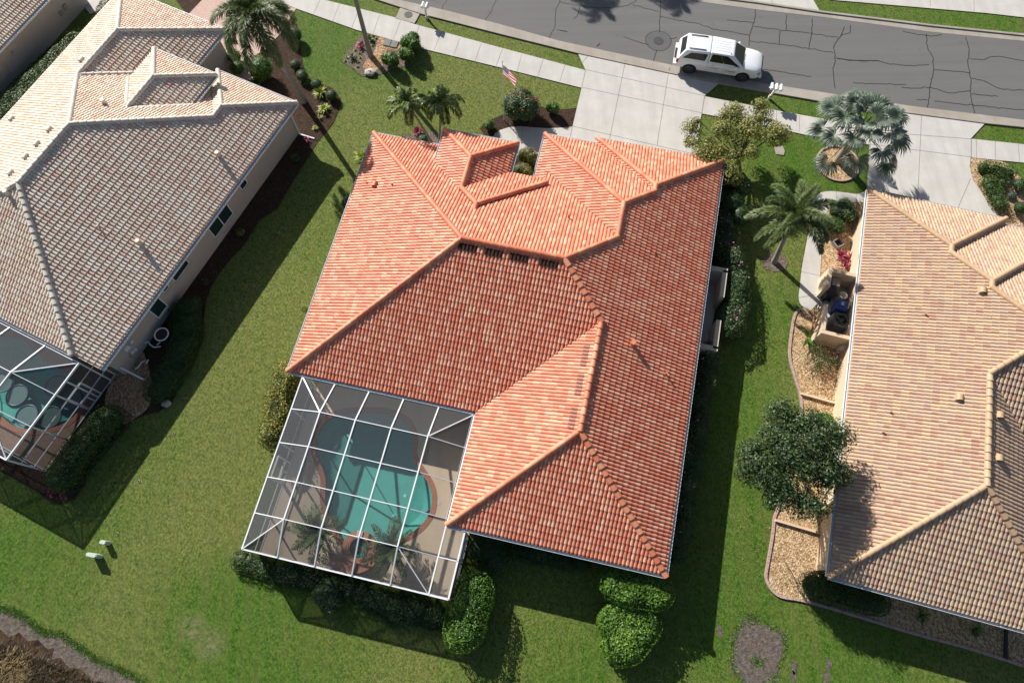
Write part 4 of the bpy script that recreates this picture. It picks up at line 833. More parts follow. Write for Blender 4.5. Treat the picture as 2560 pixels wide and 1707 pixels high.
def enclosure(name, fr, xs, ys, zo, zi, inner, label, extra_quads=(), extra_beams=()):
    """mansard cage: xs, ys grid lines, inner=(i0,i1,j0,j1) grid indexes of the raised flat top"""
    rt = empty(name, fr.w((xs[0]+xs[-1])/2, (ys[0]+ys[-1])/2, 0), label, 'pool enclosure')
    i0, i1, j0, j1 = inner; Z = lambda i, j: zi if i0 <= i <= i1 and j0 <= j <= j1 else zo
    N = lambda i, j: fr.w(xs[i], ys[j], Z(i, j)); nx, ny = len(xs), len(ys); f = MB(); panels = []
    for i in range(nx):
        for j in range(ny):
            ed_ = i in (0, nx-1); edj = j in (0, ny-1)
            if i < nx-1 and (edj or i0-1 <= i <= i1): f.beam(N(i, j), N(i+1, j), .07 if edj else .04, .09)
            if j < ny-1: f.beam(N(i, j), N(i, j+1), .065, .13)
            if i < nx-1 and j < ny-1:
                a, b, c, d = N(i, j), N(i+1, j), N(i+1, j+1), N(i, j+1)
                corner = (i < i0 or i >= i1) and (j < j0 or j >= j1) 
                if corner:
                    if (i < i0) == (j < j0): f.beam(a, c, .05, .08); panels += [[a, b, c], [a, c, d]]
                    else: f.beam(b, d, .05, .08); panels += [[a, b, d], [b, c, d]]
                else: panels.append([a, b, c, d])
    for q in extra_quads: panels.append([fr.w(*p) for p in q])
    for p, q, w, h in extra_beams: f.beam(fr.w(*p), fr.w(*q), w, h)
    f.build('frame', M['alum'], rt)
    for q in panels: MB().add(q, [tuple(range(len(q)))]).build('roof_screen', M['screen'], rt)
    return rt
def cage_wall(rt, fr, p, q, stops, zt, rails=(.06, .8), door=None):
    """vertical screened wall from p to q (frame X,Y)"""
    p = np.array(p, float); q = np.array(q, float); L = np.linalg.norm(q-p); a = (q-p)/L; m = MB(); at = lambda s, z: fr.w(*(p+a*s), z)
    for s in stops: m.beam(at(s, 0), at(s, zt), .05, .09, up=at(1, 0)-at(0, 0))
    for z in rails: m.beam(at(0, z), at(L, z), .05, .05)
    m.build('wall_frame', M['alum'], rt)
    for s0, s1 in zip(stops[:-1], stops[1:]): MB().add([at(s0, 0.03), at(s1, .03), at(s1, zt), at(s0, zt)], [(0, 1, 2, 3)]).build('wall_screen', M['screen_wall'], rt)
    if door:
        d = MB(); s0, s1 = door
        for (u, v) in (((s0, .05), (s0, 2.1)), ((s1, .05), (s1, 2.1)), ((s0, 2.1), (s1, 2.1)), ((s0, .1), (s1, .1)), ((s0, 1.0), (s1, 1.0)), (((s0+s1)/2, .1), ((s0+s1)/2, 1.))): d.beam(at(*u), at(*v), .06, .10, up=fr.X+fr.Y)
        d.build('screen_door', M['white'], rt)
e1 = enclosure('screen_enclosure', FC, [-14.1, -12.22, -10.27, -8.32, -6.34, -4.38], [8.6, 6.74, 4.86, 3.0, 1.13, -.69], 2.53, 3.4, (1, 4, 1, 4), 'white framed screen enclosure over the pool of the orange-roofed house',
    [[(-4.38, 1.13, 2.53), (-4.38, 2.6, 2.53), (-3.38, 2.6, 2.53), (-3.38, 1.13, 2.53)], [(-4.38, 1.13, 2.53), (-3.38, 1.13, 2.53), (-3.38, -.69, 2.53), (-4.38, -.69, 2.53)]],
    [((-4.38, 1.13, 2.53), (-3.38, 1.13, 2.53), .05, .1), ((-4.38, -.69, 2.53), (-3.38, -.69, 2.53), .085, .1), ((-3.38, 2.6, 2.53), (-3.38, -.69, 2.53), .085, .1), ((-4.38, 2.6, 2.53), (-3.38, 2.6, 2.53), .08, .1)])
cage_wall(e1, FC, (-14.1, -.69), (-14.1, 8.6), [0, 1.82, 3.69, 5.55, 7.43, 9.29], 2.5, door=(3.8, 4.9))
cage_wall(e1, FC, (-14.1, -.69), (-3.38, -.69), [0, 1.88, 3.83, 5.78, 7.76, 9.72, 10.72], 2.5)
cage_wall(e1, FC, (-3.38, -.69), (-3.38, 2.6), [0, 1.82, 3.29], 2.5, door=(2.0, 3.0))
e2 = enclosure('screen_enclosure', FL, [-39.2, -36.7, -34.2, -31.7, -29.2, -26.87], [.5, -1.5, -3.45, -5.4], 3.15, 3.95, (1, 4, 1, 2), 'white framed screen enclosure over the pool at the left edge')
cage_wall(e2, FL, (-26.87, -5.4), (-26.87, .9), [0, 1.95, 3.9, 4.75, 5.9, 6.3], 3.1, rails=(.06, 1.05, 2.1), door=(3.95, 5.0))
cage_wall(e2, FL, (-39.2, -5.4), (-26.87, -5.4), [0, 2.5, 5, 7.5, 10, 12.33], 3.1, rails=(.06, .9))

# ------------------------------------------------------------------ pickup truck
def truck():
    a = G(1724.4, 182.9); b = G(1857, 204); ax = (b-a)/np.linalg.norm(b-a); ay = np.array([-ax[1], ax[0], 0])
    O = (a+b)/2+ay*.90-ax*.16; root = empty('pickup_truck', O, 'white crew-cab pickup truck with a white bed cap parked at the kerb', 'pickup truck')
    W = lambda x, y, z: O+ax*x+ay*y+np.array([0, 0, z])
    def loft(st, m, name, parent=root, smooth=True, arches=()):
        mb = MB(); k = len(st[0]); V = [W(*p) for s_ in st for p in s_]; n = len(st)
        mb.add(V, [(i*k+j, i*k+j+1, (i+1)*k+j+1, (i+1)*k+j) for i in range(n-1) for j in range(k-1)])
        mb.add(V[:k], [tuple(range(k))[::-1]]); mb.add(V[-k:], [tuple(range(k))]); o = mb.build(name, m, parent)
        bm = bmesh.new(); bm.from_mesh(o.data); bmesh.ops.remove_doubles(bm, verts=bm.verts, dist=1e-4); bmesh.ops.recalc_face_normals(bm, faces=bm.faces)
        bm.to_mesh(o.data); bm.free()
        for r_, x in arches:
            c = MB(); c.cyl(W(x, -1.4, .40), W(x, 1.4, .40), r_, 28); co = c.build('cut', m, parent)
            md = o.modifiers.new('b', 'BOOLEAN'); md.object = co; md.solver = 'EXACT'
            dg = bpy.context.evaluated_depsgraph_get(); me = bpy.data.meshes.new_from_object(o.evaluated_get(dg)); o.modifiers.clear(); o.data = me; bpy.data.objects.remove(co)
        return o
    def sect(x, hw, zt, zb, crown=.03, tuck=.05):
        h = [(hw-tuck, zb), (hw-.015, zb+.12), (hw, (zb+zt)/2), (hw-.01, zt-.16), (hw-.045, zt-.05), (hw-.14, zt), (hw*.5, zt+crown*.8)]
        return [(x, -y, z) for y, z in h]+[(x, 0, zt+crown)]+[(x, y, z) for y, z in h[::-1]]+[(x, -h[0][0], h[0][1])]
    paint = mat('truck_white', lambda nd: pbr(nd, (.78, .79, .81), .22, None, **{'Coat Weight': .6, 'Coat Roughness': .05}))
    body = loft([sect(-2.86, .90, 1.12, .62, .0), sect(-2.82, .96, 1.20, .52, .0), sect(-2.6, .985, 1.24, .48, .0), sect(-1.5, 1.0, 1.26, .45, .0), sect(0, 1.0, 1.24, .42, .0), sect(1.1, 1.0, 1.22, .42, .03), sect(1.5, 1.0, 1.22, .42, .05), sect(2.1, .99, 1.19, .42, .055), sect(2.55, .965, 1.13, .42, .05), sect(2.80, .90, 1.06, .44, .04), sect(2.93, .80, .99, .48, .03), sect(2.98, .72, .90, .52, .0)], paint, 'body', arches=[(.50, -1.84), (.50, 1.84)])
    bm = bmesh.new(); bm.from_mesh(body.data)
    for f in bm.faces: f.smooth = True
    bm.to_mesh(body.data); bm.free()
    try: body.data.set_sharp_from_angle(angle=R(32))
    except Exception: pass
    def hexa(bot, top, name, bev=.07, seg=3):       # bot, top: 4 corners each
        bm = bmesh.new(); vs = [bm.verts.new(Vector(W(*p)-O)) for p in bot+top]
        for f in ((3, 2, 1, 0), (4, 5, 6, 7), (0, 1, 5, 4), (1, 2, 6, 5), (2, 3, 7, 6), (3, 0, 4, 7)): bm.faces.new([vs[i] for i in f])
        bmesh.ops.recalc_face_normals(bm, faces=bm.faces)
        bmesh.ops.bevel(bm, geom=[e for e in bm.edges if max(v.co.z for v in e.verts) > 1.5], offset=bev, segments=seg, affect='EDGES', profile=.6)
        me = bpy.data.meshes.new(name); bm.to_mesh(me); bm.free(); me.materials.append(paint); o = bpy.data.objects.new(name, me); col.objects.link(o); o.parent = root; WL[o.name] = O
        for p in me.polygons: p.use_smooth = True
        try: me.set_sharp_from_angle(angle=R(35))
        except Exception: pass
        return o
    cabB = [(-.72, -.93, 1.2), (1.72, -.93, 1.2), (1.72, .93, 1.2), (-.72, .93, 1.2)]; cabT = [(-.715, -.76, 1.94), (.80, -.72, 1.90), (.80, .72, 1.90), (-.715, .76, 1.94)]
    capB = [(-2.80, -.95, 1.2), (-.735, -.94, 1.2), (-.735, .94, 1.2), (-2.80, .95, 1.2)]; capT = [(-2.36, -.80, 1.87), (-.74, -.76, 1.94), (-.74, .76, 1.94), (-2.36, .80, 1.87)]
    hexa(cabB, cabT, 'cab'); hexa(capB, capT, 'bed_cap', .09)
    def face_panel(name, q, uv, m, off=.012, parent=root):
        q = [np.array(W(*p)) for p in q]; n = np.cross(q[1]-q[0], q[3]-q[0]); n /= np.linalg.norm(n)
        mid = sum(q)/4-W(0, 0, 1.0)
        if n@mid < 0: n = -n
        V = [(q[0]*(1-u)*(1-v)+q[1]*u*(1-v)+q[2]*u*v+q[3]*(1-u)*v)+n*off for u, v in uv]; k = len(V)
        mb = MB(); mb.add(V+[x-n*(off+.02) for x in V], [tuple(range(k))]+[(i, (i+1) % k, k+(i+1) % k, k+i) for i in range(k)]); return mb.build(name, m, parent)
    for s in (-1, 1):
        f = lambda P: [(x, y*s*-1, z) for x, y, z in P]
        side = f([cabB[0], cabB[1], cabT[1], cabT[0]]); sc_ = f([capB[0], capB[1], capT[1], capT[0]])
        face_panel('side_window', side, [(.03, .14), (.44, .14), (.44, .88), (.08, .88)], M['glass'])
        face_panel('side_window', side, [(.452, .14), (.74, .12), (.80, .04), (.90, .04), (.72, .88), (.452, .88)][:], M['glass'])
        face_panel('cap_window', sc_, [(.12, .16), (.88, .14), (.92, .80), (.26, .80)], M['glass'])
    face_panel('windshield', [cabB[1], cabB[2], cabT[2], cabT[1]], [(.04, .10), (.5, .04), (.96, .10), (.90, .9), (.5, .93), (.10, .9)], M['glass'], .015)
    face_panel('rear_window', [capB[0], capB[3], capT[3], capT[0]], [(.09, .22), (.91, .22), (.87, .88), (.13, .88)], M['glass'], .015)
    face_panel('cowl', [cabB[1], cabB[2], cabT[2], cabT[1]], [(.05, -.04), (.95, -.04), (.94, .05), (.06, .05)], M['dark'], .01)
    w = MB()
    for y in (-.3, .35): w.beam(W(1.66, y, 1.30), W(1.45, y-.42, 1.46), .03, .02)
    w.build('wiper', M['dark'], root)
    for s in (-1, 1):
        for x in (-1.84, 1.84):
            y = s*.86; wn = empty_part('wheel', root)
            t = MB(); t.tube([W(x, y-.14, .40), W(x, y-.12, .40), W(x, y+.12, .40), W(x, y+.14, .40)], [.34, .40, .40, .34], 28); t.build('tyre', M['black'], wn)
            r = MB(); r.cyl(W(x, y+s*.10, .40), W(x, y+s*.115, .40), .07, 12)
            for k in range(6):
                an = k*math.pi/3; r.beam(W(x, y+s*.145, .40), W(x+.26*math.cos(an), y+s*.135, .40+.26*math.sin(an)), .05, .03, up=ay)
            r.tube([W(x+.27*math.cos(t_), y+s*.135, .40+.27*math.sin(t_)) for t_ in np.linspace(0, 2*math.pi, 25)], .018, 6); r.build('rim', M['rimgrey'], wn)
            g_ = MB(); g_.cyl(W(x, s*.55, .42), W(x, s*.93, .42), .485, 24); g_.build('wheel_well', M['black'], root)
        m = MB(); m.sphere(W(1.22, s*1.13, 1.28), (.09, .12, .11)); m.beam(W(1.22, s*.93, 1.22), W(1.22, s*1.08, 1.25), .06, .04); m.build('mirror', paint, root)
        m = MB(); m.box(W(-2.80, s*.93, 1.02), (.16, .12, .26), (ax, ay, (0, 0, 1))); m.build('tail_light', M['redlens'], root)
        m = MB(); m.box(W(2.80, s*.80, .88), (.20, .24, .16), (ax, ay, (0, 0, 1))); m.build('headlight', M['lens'], root)
        m = MB(); m.beam(W(-2.2, s*.60, 1.925), W(-1.05, s*.60, 1.965), .05, .03); m.build('roof_rail', M['dark'], root)
        for x in (-.75, .42, 1.45): 
            m = MB(); m.beam(W(x, s*1.003, .48), W(x, s*.998, 1.17), .008, .012, up=ay); m.build('door_seam', M['seam'], root)
        for x in (-.45, .72): m = MB(); m.beam(W(x, s*1.02, 1.08), W(x+.18, s*1.02, 1.08), .04, .03); m.build('door_handle', paint, root)
    m = MB()
    for y in (-.42, -.21, 0, .21, .42): m.beam(W(-.55, y, 1.940), W(.55, y, 1.917), .03, .004)
    m.build('roof_rib', paint, root)
    m = MB(); m.box(W(2.97, 0, .86), (.08, 1.25, .26), (ax, ay, (0, 0, 1))); m.build('grille', M['dark'], root)
    m = MB(); m.box(W(3.0, 0, .58), (.16, 1.66, .20), (ax, ay, (0, 0, 1))); m.build('front_bumper', paint, root)
    m = MB(); m.box(W(-2.93, 0, .62), (.20, 1.86, .18), (ax, ay, (0, 0, 1))); m.build('rear_bumper', paint, root)
    m = MB(); m.box(W(-2.93, 0, .725), (.16, .9, .03), (ax, ay, (0, 0, 1))); m.build('bumper_step', M['dark'], root)
    m = MB(); m.box(W(.62, -.55, 1.95), (.05, .04, .05), (ax, ay, (0, 0, 1))); m.build('antenna', M['dark'], root)
    def text(s_, x, z, size, m, parent=root, shear=0.):
        cu = bpy.data.curves.new('lettering', 'FONT'); cu.body = s_; cu.size = size; cu.shear = shear; cu.extrude = .002; to = bpy.data.objects.new('tmp', cu); col.objects.link(to)
        me = bpy.data.meshes.new_from_object(to.evaluated_get(bpy.context.evaluated_depsgraph_get())); bpy.data.objects.remove(to)
        me.materials.clear(); me.materials.append(m); o = bpy.data.objects.new('lettering', me); col.objects.link(o); o.parent = parent
        o.matrix_local = Matrix.Translation(Vector(W(x, -1.016, z)-O)) @ Matrix(((ax[0], 0, -ay[0], 0), (ax[1], 0, -ay[1], 0), (0, 1, 0, 0), (0, 0, 0, 1)))
    text('Crossed', .52, .76, .21, M['dark'], shear=.3); text('941.276.2002', -.60, .84, .115, M['seam'])
def empty_part(name, root):
    o = bpy.data.objects.new(name, None); col.objects.link(o); o.parent = root; o.empty_display_size = .1; WL[o.name] = WL[root.name]; return o
M['rimgrey'] = simple('dark_alloy', (.16, .165, .17), .3, .1, **{'Metallic': .7}); M['redlens'] = simple('red_lens', (.42, .02, .02), .2); M['lens'] = simple('clear_lens', (.35, .36, .37), .1); M['seam'] = simple('seam_grey', (.09, .09, .095), .6)
truck()

# ------------------------------------------------------------------ mailboxes, flagpole, boxes, bins
def mailbox_cluster(base, n, label, lean=(0, 0), spread=None, wood=False):
    b = G(*base); rt = empty('mailbox_stand', b, label, 'mailboxes'); sp = spread if spread is not None else FC.X
    top = b+np.array([lean[0], lean[1], 1.05]); m = MB()
    m.beam(b, top, .11, .11, up=FC.X); m.box(b+[0, 0, .12], (.17, .17, .24), (FC.X, FC.Y, (0, 0, 1))); m.build('post', M['white'], rt)
    if wood: m = MB(); m.box(b+[0, 0, .10], (.15, .15, .5), (FC.X, FC.Y, (0, 0, 1))); m.build('post_base', simple('bare_post', (.55, .38, .2), .8), rt)
    m = MB(); L = .3*n; m.beam(top-sp*L/2, top+sp*L/2, .09, .05); m.build('shelf', M['white'], rt)
    fy = np.array([-sp[1], sp[0], 0])
    for i in range(n):
        c = top+sp*(i-(n-1)/2)*.30+[0, 0, .03]; m = MB(); V = []
        for s_ in (-.24, .24):
            V += [c+fy*s_+sp*x+np.array([0, 0, z]) for x, z in [(.09, 0), (.09, .13)]+[(.09*math.cos(t), .13+.08*math.sin(t)) for t in np.linspace(.3, math.pi-.3, 6)]+[(-.09, .13), (-.09, 0)]]
        k = len(V)//2; m.add(V, [(j, j+1, k+j+1, k+j) for j in range(k-1)]+[(k-1, 0, k, 2*k-1)]); m.add(V[:k], [tuple(range(k))[::-1]]); m.add(V[k:], [tuple(range(k))])
        o = m.build('mailbox', M['white'], rt); d = MB(); d.box(c+fy*.243+[0, 0, .1], (.13, .012, .15), (sp, fy, (0, 0, 1))); d.build('mailbox_door', M['alum'], o)
mailbox_cluster((1067, 47), 2, 'white two-box mailbox stand on the grass verge by the drain slab')
mailbox_cluster((1922, 247), 3, 'white three-box mailbox stand on a leaning post by the parked truck', lean=(.12, -.05), wood=True)
fb = G(1260.5, 302); fp = empty('flagpole', fb, 'thin white flagpole flying a drooping United States flag over the front bed', 'flagpole')
m = MB(); m.tube([fb, fb+[0, 0, 3], fb+[0, 0, 5.45]], [.035, .03, .022], 10); m.build('pole', M['alum'], fp)
m = MB(); m.sphere(fb+[0, 0, 5.49], .05); m.build('finial', M['white'], fp)
def flagmat(nd):
    uv = nd('ShaderNodeAttribute', attribute_name='UVMap').outputs['Vector']; s = nd('ShaderNodeSeparateXYZ', i={0: uv}); u, v = s.outputs[0], s.outputs[1]
    st = mth(nd, 'LESS_THAN', mth(nd, 'MODULO', mth(nd, 'MULTIPLY', v, 13.), 2.), 1.)
    c = mix(nd, st, (.75, .74, .74), (.55, .02, .035))
    can = mth(nd, 'MULTIPLY', mth(nd, 'LESS_THAN', u, .4), mth(nd, 'GREATER_THAN', v, 6/13))
    cu = mth(nd, 'SUBTRACT', mth(nd, 'FRACT', mth(nd, 'MULTIPLY', u, 6/.4)), .5); cv = mth(nd, 'SUBTRACT', mth(nd, 'FRACT', mth(nd, 'MULTIPLY', mth(nd, 'SUBTRACT', v, 6/13), 5*13/7)), .5)
    star = mth(nd, 'LESS_THAN', mth(nd, 'ADD', mth(nd, 'MULTIPLY', cu, cu), mth(nd, 'MULTIPLY', cv, cv)), .055)
    c = mix(nd, can, c, mix(nd, star, (.015, .03, .12), (.75, .75, .78)))
    return nd('ShaderNodeMixShader', i={0: .45, 1: pbr(nd, c, .8), 2: nd('ShaderNodeBsdfTranslucent', i={'Color': c}).outputs[0]}).outputs[0]
M['flag'] = mat('flag_cloth', flagmat)
nu, nv = 26, 14; V = []; UV = []
for i in range(nu):
    for j in range(nv):
        s_, t_ = i/(nu-1), j/(nv-1); hz = fb+np.array([.03, 0, 4.35+.82*t_])
        dr = np.array([.62, -.06, -.72]); p = hz+dr*s_*1.35*(1-.10*(1-t_)) + np.array([.25, 0, 0])*s_*(t_-.5)*.5
        p = p+np.array([.05, .35, .1])*(.30*s_*math.sin(3.2*math.pi*(t_*.8+s_*.35)))+np.array([0, 0, -.12])*s_*s_
        V.append(p); UV.append((s_, t_))
m = MB(); m.add(V, [(i*nv+j, (i+1)*nv+j, (i+1)*nv+j+1, i*nv+j+1) for i in range(nu-1) for j in range(nv-1)], .5, 0, True); fo = m.build('flag', M['flag'], fp)
uvl = fo.data.uv_layers.new(name='UVMap')
for l in fo.data.loops: uvl.data[l.index].uv = UV[l.vertex_index]
M['pedestal'] = simple('pale_green_plastic', (.48, .56, .46), .5, .05)
for (px, py, L, h, lab) in [(245, 1375, .62, .62, 'larger pale green utility pedestal on the back lawn'), (270, 1343, .36, .5, 'smaller pale green utility pedestal beyond the larger one')]:
    p = G(px, py+14); rt = empty('utility_pedestal', p, lab, 'utility box', 'utility pedestals on the back lawn'); m = MB(); n = 14
    P = [(L/2*math.cos(t)*.55, .11*math.sin(t)) for t in np.linspace(0, 2*math.pi, n+1)[:-1]]; P = [((x+(.22*L if x > 0 else -.22*L)), y) for x, y in P]
    m.prism([p+FC.X*x+FC.Y*y for x, y in P], 0, h); m.build('housing', M['pedestal'], rt); m = MB(); m.prism([p+FC.X*x*.9+FC.Y*y*.8 for x, y in P], h, h+.05); m.build('lid', M['pedestal'], rt)
# equipment yard of the right house
XW = 14.72
yard = empty('equipment_yard_wall', FR.w(13.5, 19, 0), 'tan walled equipment yard with an opening beside the curved walkway', 'wall')
def fl_(px, py, z=0.): return FR.l(G(px, py, z))[:2]
zt = 1.55; A_ = fl_(2077, 674, zt); B_ = fl_(2146, 694, zt); C_ = fl_(2071, 716, zt); D_ = fl_(2065, 760, zt); E_ = fl_(2059, 829, zt); F_ = fl_(2130, 842, zt)
def seg(a, b, name='wall_panel'): m = MB(); m.beam(FR.w(*a, zt/2), FR.w(*b, zt/2), .22, zt); m.build(name, M['wall_r'], yard)
xl = (A_[0]+C_[0]+D_[0]+E_[0])/4; yt, y2, y3, yb = A_[1], C_[1], D_[1], E_[1]
seg((xl-.1, yt), (XW, yt)); seg((xl, yt-.1), (xl, y2)); seg((xl, y3), (xl, yb+.1)); seg((xl-.1, yb), (XW, yb))
m = MB(); m.poly([FR.w(*q, .03) for q in ((xl, yb), (XW, yb), (XW, yt), (xl, yt))]); m.build('yard_slab', M['concrete'], yard)
m = MB(); gx = xl-.28; gy0, gy1 = y3+.25, y3-1.35
for i in range(6): y = gy0+(gy1-gy0)*i/5; m.beam(FR.w(gx+.15, y, .05), FR.w(gx-.02, y, 1.5), .045, .04, up=FR.X)
for z in (.35, .8, 1.3): m.beam(FR.w(gx+.1-.1*z, gy0, z), FR.w(gx+.1-.1*z, gy1, z), .045, .045)
tag(m.build('trellis', M['wood']), 'brown wooden trellis leaning on the tan yard wall', 'trellis')
def bin_(name, p, w, d, h, body, lidm, label, ang):
    ax = np.array([math.cos(ang), math.sin(ang), 0]); ay = np.array([-ax[1], ax[0], 0]); rt = empty(name, p, label, 'bin'); m = MB(); V = []
    for z, k in ((.05, .78), (h, 1)):
        V += [p+ax*w/2*k*i+ay*d/2*k*j+np.array([0, 0, z]) for i, j in ((-1, -1), (1, -1), (1, 1), (-1, 1))]
    m.add(V, [(0, 1, 5, 4), (1, 2, 6, 5), (2, 3, 7, 6), (3, 0, 4, 7), (3, 2, 1, 0)]); m.build('body', body, rt)
    m = MB(); m.box(p+[0, 0, h+.03], (w*1.08, d*1.06, .07), (ax, ay, (0, 0, 1))); m.box(p+ay*.05+[0, 0, h+.08], (w*.8, d*.7, .05), (ax, ay, (0, 0, 1))); m.build('lid', lidm, rt)
    for s_ in (-1, 1): m = MB(); m.cyl(p+ax*s_*w*.42-ay*d*.42+[0, 0, .12], p+ax*s_*w*.32-ay*d*.42+[0, 0, .12], .12, 14); m.build('wheel', M['black'], rt)
    m = MB(); m.beam(p-ay*d*.57+ax*w*.4+[0, 0, h], p-ay*d*.57-ax*w*.4+[0, 0, h], .04, .04); m.build('handle', body, rt); return rt
M['blue'] = simple('recycling_blue', (.025, .07, .26), .4, .1); M['label'] = simple('paper_label', (.45, .48, .55), .7)
q = FR.ang
bb = bin_('recycling_bin', G(2105, 762, 1.0)*[1, 1, 0], .62, .62, 1.0, M['blue'], M['blue'], 'blue wheeled recycling bin with a pale label on its lid', q-.12)
m = MB(); P = WL[bb.name]; m.box(P+FR.Y*.04+[0, 0, 1.108], (.16, .22, .006), (FR.X, FR.Y, (0, 0, 1))); m.build('label', M['label'], bb)
bin_('rubbish_bin', G(2076, 728, .9)*[1, 1, 0], .58, .6, .92, M['dark'], M['dark'], 'black wheeled bin in the shade of the yard wall', q+.3)
def drum(name, p, r, h, m_, label, cat): 
    rt = empty(name, p, label, cat); m = MB(); m.tube([p+[0, 0, .02], p+[0, 0, h*.5], p+[0, 0, h]], [r*.86, r, r*.94], 20); m.build('body', m_, rt); m = MB(); m.tube([p+[0, 0, h], p+[0, 0, h+.05]], [r*1.05, r*.9], 20); m.build('lid', m_, rt)
    for i in (-1, 1): m = MB(); m.beam(p+[-.14, .06*i, h+.06], p+[.14, .06*i, h+.06], .03, .02); m.build('lid_rib', m_, rt)
M['tan'] = simple('tan_plastic', (.42, .36, .28), .6)
drum('storage_drum', G(2108, 738, .8)*[1, 1, 0], .27, .78, M['tan'], 'round tan drum between the black bin and the house wall', 'drum')
p = G(2090, 706, 1.)*[1, 1, 0]; rt = empty('pump_box', p, 'beige control box inside the upper corner of the yard', 'control box'); m = MB(); m.box(p+[0, 0, .55], (.46, .5, 1.05), (FR.X, FR.Y, (0, 0, 1))); m.build('cabinet', M['tan'], rt); m = MB(); m.box(p+FR.X*.1-FR.Y*.22+[0, 0, 1.09], (.2, .16, .06), (FR.X, FR.Y, (0, 0, 1))); m.build('cap', M['wall_r'], rt)
p = G(2103, 800, .85)*[1, 1, 0]; rt = empty('air_conditioner', p, 'dark grey air conditioner with a round fan guard in the yard', 'air conditioner'); M['acgrey'] = simple('dark_grey_metal', (.075, .085, .095), .5, .1)
m = MB(); P = [p+FR.X*x+FR.Y*y for x, y in ((-.46, -.36), (-.36, -.46), (.36, -.46), (.46, -.36), (.46, .36), (.36, .46), (-.36, .46), (-.46, .36))]; ci = circ(p, .33, 0, np.linspace(0, 2*math.pi, 9)[:-1]+FR.ang+math.pi*1.17)
m.add([x+[0, 0, .06] for x in P]+[x+[0, 0, .85] for x in P], [(i, (i+1) % 8, 8+(i+1) % 8, 8+i) for i in range(8)]); ring(m, P, ci, .84, .87); m.build('cabinet', M['acgrey'], rt)
m = MB(); m.poly(circ(p, .34, .62)); m.build('fan_well', M['black'], rt)
m = MB(); m.cyl(p+[0, 0, .6], p+[0, 0, .80], .10, 14)
for k in range(4): a = k*math.pi/2+.4; d = np.array([math.cos(a), math.sin(a), 0]); m.beam(p+d*.08+[0, 0, .7], p+d*.3+[0, 0, .74], .14, .012)
m.build('fan', M['rimgrey'], rt)
m = MB()
for r_ in (.12, .2, .28, .34): m.tube([p+[r_*math.cos(t), r_*math.sin(t), .875] for t in np.linspace(0, 2*math.pi, 22)], .006, 4)
m.build('fan_guard', M['acgrey'], rt)
p = G(2110, 866, .75)*[1, 1, 0]; rt = empty('water_tank', p, 'cream upright water softener tank below the yard wall', 'tank'); m = MB(); m.tube([p, p+[0, 0, .2], p+[0, 0, .72], p+[0, 0, .84]], [.2, .21, .21, .1], 20); m.build('tank_body', simple('cream_plastic', (.55, .50, .40), .5), rt)
m = MB(); m.tube([p+[-.2, .05, .3], p+[-.45, .12, .3], p+[-.45, .4, .3]], .02, 6); m.build('pipe', M['alum'], rt)
p = G(2097, 606, .3)*[1, 1, 0]; m = MB(); ra = R(28)
for k in range(4):
    d = np.array([math.cos(ra+k*math.pi/2), math.sin(ra+k*math.pi/2), 0]); e_ = np.array([-d[1], d[0], 0]); m.beam(p+d*.25-e_*.27+[0, 0, .15], p+d*.25+e_*.27+[0, 0, .15], .05, .3)
M['greywood'] = simple('grey_wood', (.28, .26, .24), .8, .2, 12); rt = empty('planter_frame', p, 'small square grey wooden planter frame on the gravel', 'planter'); m.build('frame', M['greywood'], rt); m = MB(); m.poly([p+[.2*i, .2*j, .12] for i, j in ((-1, -1), (1, -1), (1, 1), (-1, 1))]); m.build('soil', M['mulch'], rt)
# left house equipment beside the clipped hedge
p = G(404, 836, .7)*[1, 1, 0]; rt = empty('filter_tub', p, 'white-rimmed round black tub between the pale wall and the hedge', 'tub'); m = MB(); m.tube([p, p+[0, 0, .7]], [.36, .38], 24); m.build('tub_body', M['dark'], rt); m = MB(); m.tube([p+[.40*math.cos(t), .40*math.sin(t), .72] for t in np.linspace(0, 2*math.pi, 28)], .04, 8); m.build('rim', M['white'], rt)
for pts, lab in [([(362, 858), (370, 853), (376, 862), (385, 868), (402, 866)], 'bent white pool pipe right below the round tub'), ([(338, 923), (346, 917), (354, 906), (362, 902)], 'bent white pool pipe nearest the enclosure corner'), ([(366, 908), (371, 899)], 'short straight white pool pipe beside the hedge'), ([(392, 862), (400, 856), (398, 852)], 'short white pipe elbow at the foot of the round tub')]:
    m = MB(); m.tube([G(*q, .35) for q in pts], .045, 8); tag(m.build('pool_pipe', M['white']), lab, 'pipe')
m = MB(); a = G(271, 880, .9)
m = MB(); m.beam(FL.w(-26.3, 1.35, .9), FL.w(-24.9, 1.35, .45), .10, .08); tag(m.build('splash_guard', M['alum']), 'white trim rail running out from the pale wall to the hedge', 'rail')
# stepping stones, rocks, retaining ledges on the gravel
M['stone'] = simple('grey_stone', (.20, .20, .185), .9, .2, 8, .6); M['rock'] = simple('pale_rock', (.40, .37, .32), .9, .25, 8, .8)
for k, (x, y, lab) in enumerate([(703, 283, 'left square grey stepping stone in the street bed'), (745, 293, 'right square grey stepping stone in the street bed')]):
    p = G(*z4(x, y)); m = MB(); m.prism([p+FC.X*a+FC.Y*b for a, b in ((-.27, -.3), (.27, -.3), (.29, .28), (-.25, .3))], 0, .09); tag(m.build('stepping_stone', M['stone']), lab, 'stepping stone', 'stepping stones in the street bed')
def rock(px, py, r, lab, m_='rock', fl=.6):
    p = G(px, py); m = MB(); m.sphere(p+[0, 0, r*.3], (r, r*.75, r*fl), 12, 8); o = m.build('rock', M[m_])
    for v in o.data.vertices: v.co += Vector(rng.normal(0, r*.07, 3))
    tag(o, lab, 'rock')
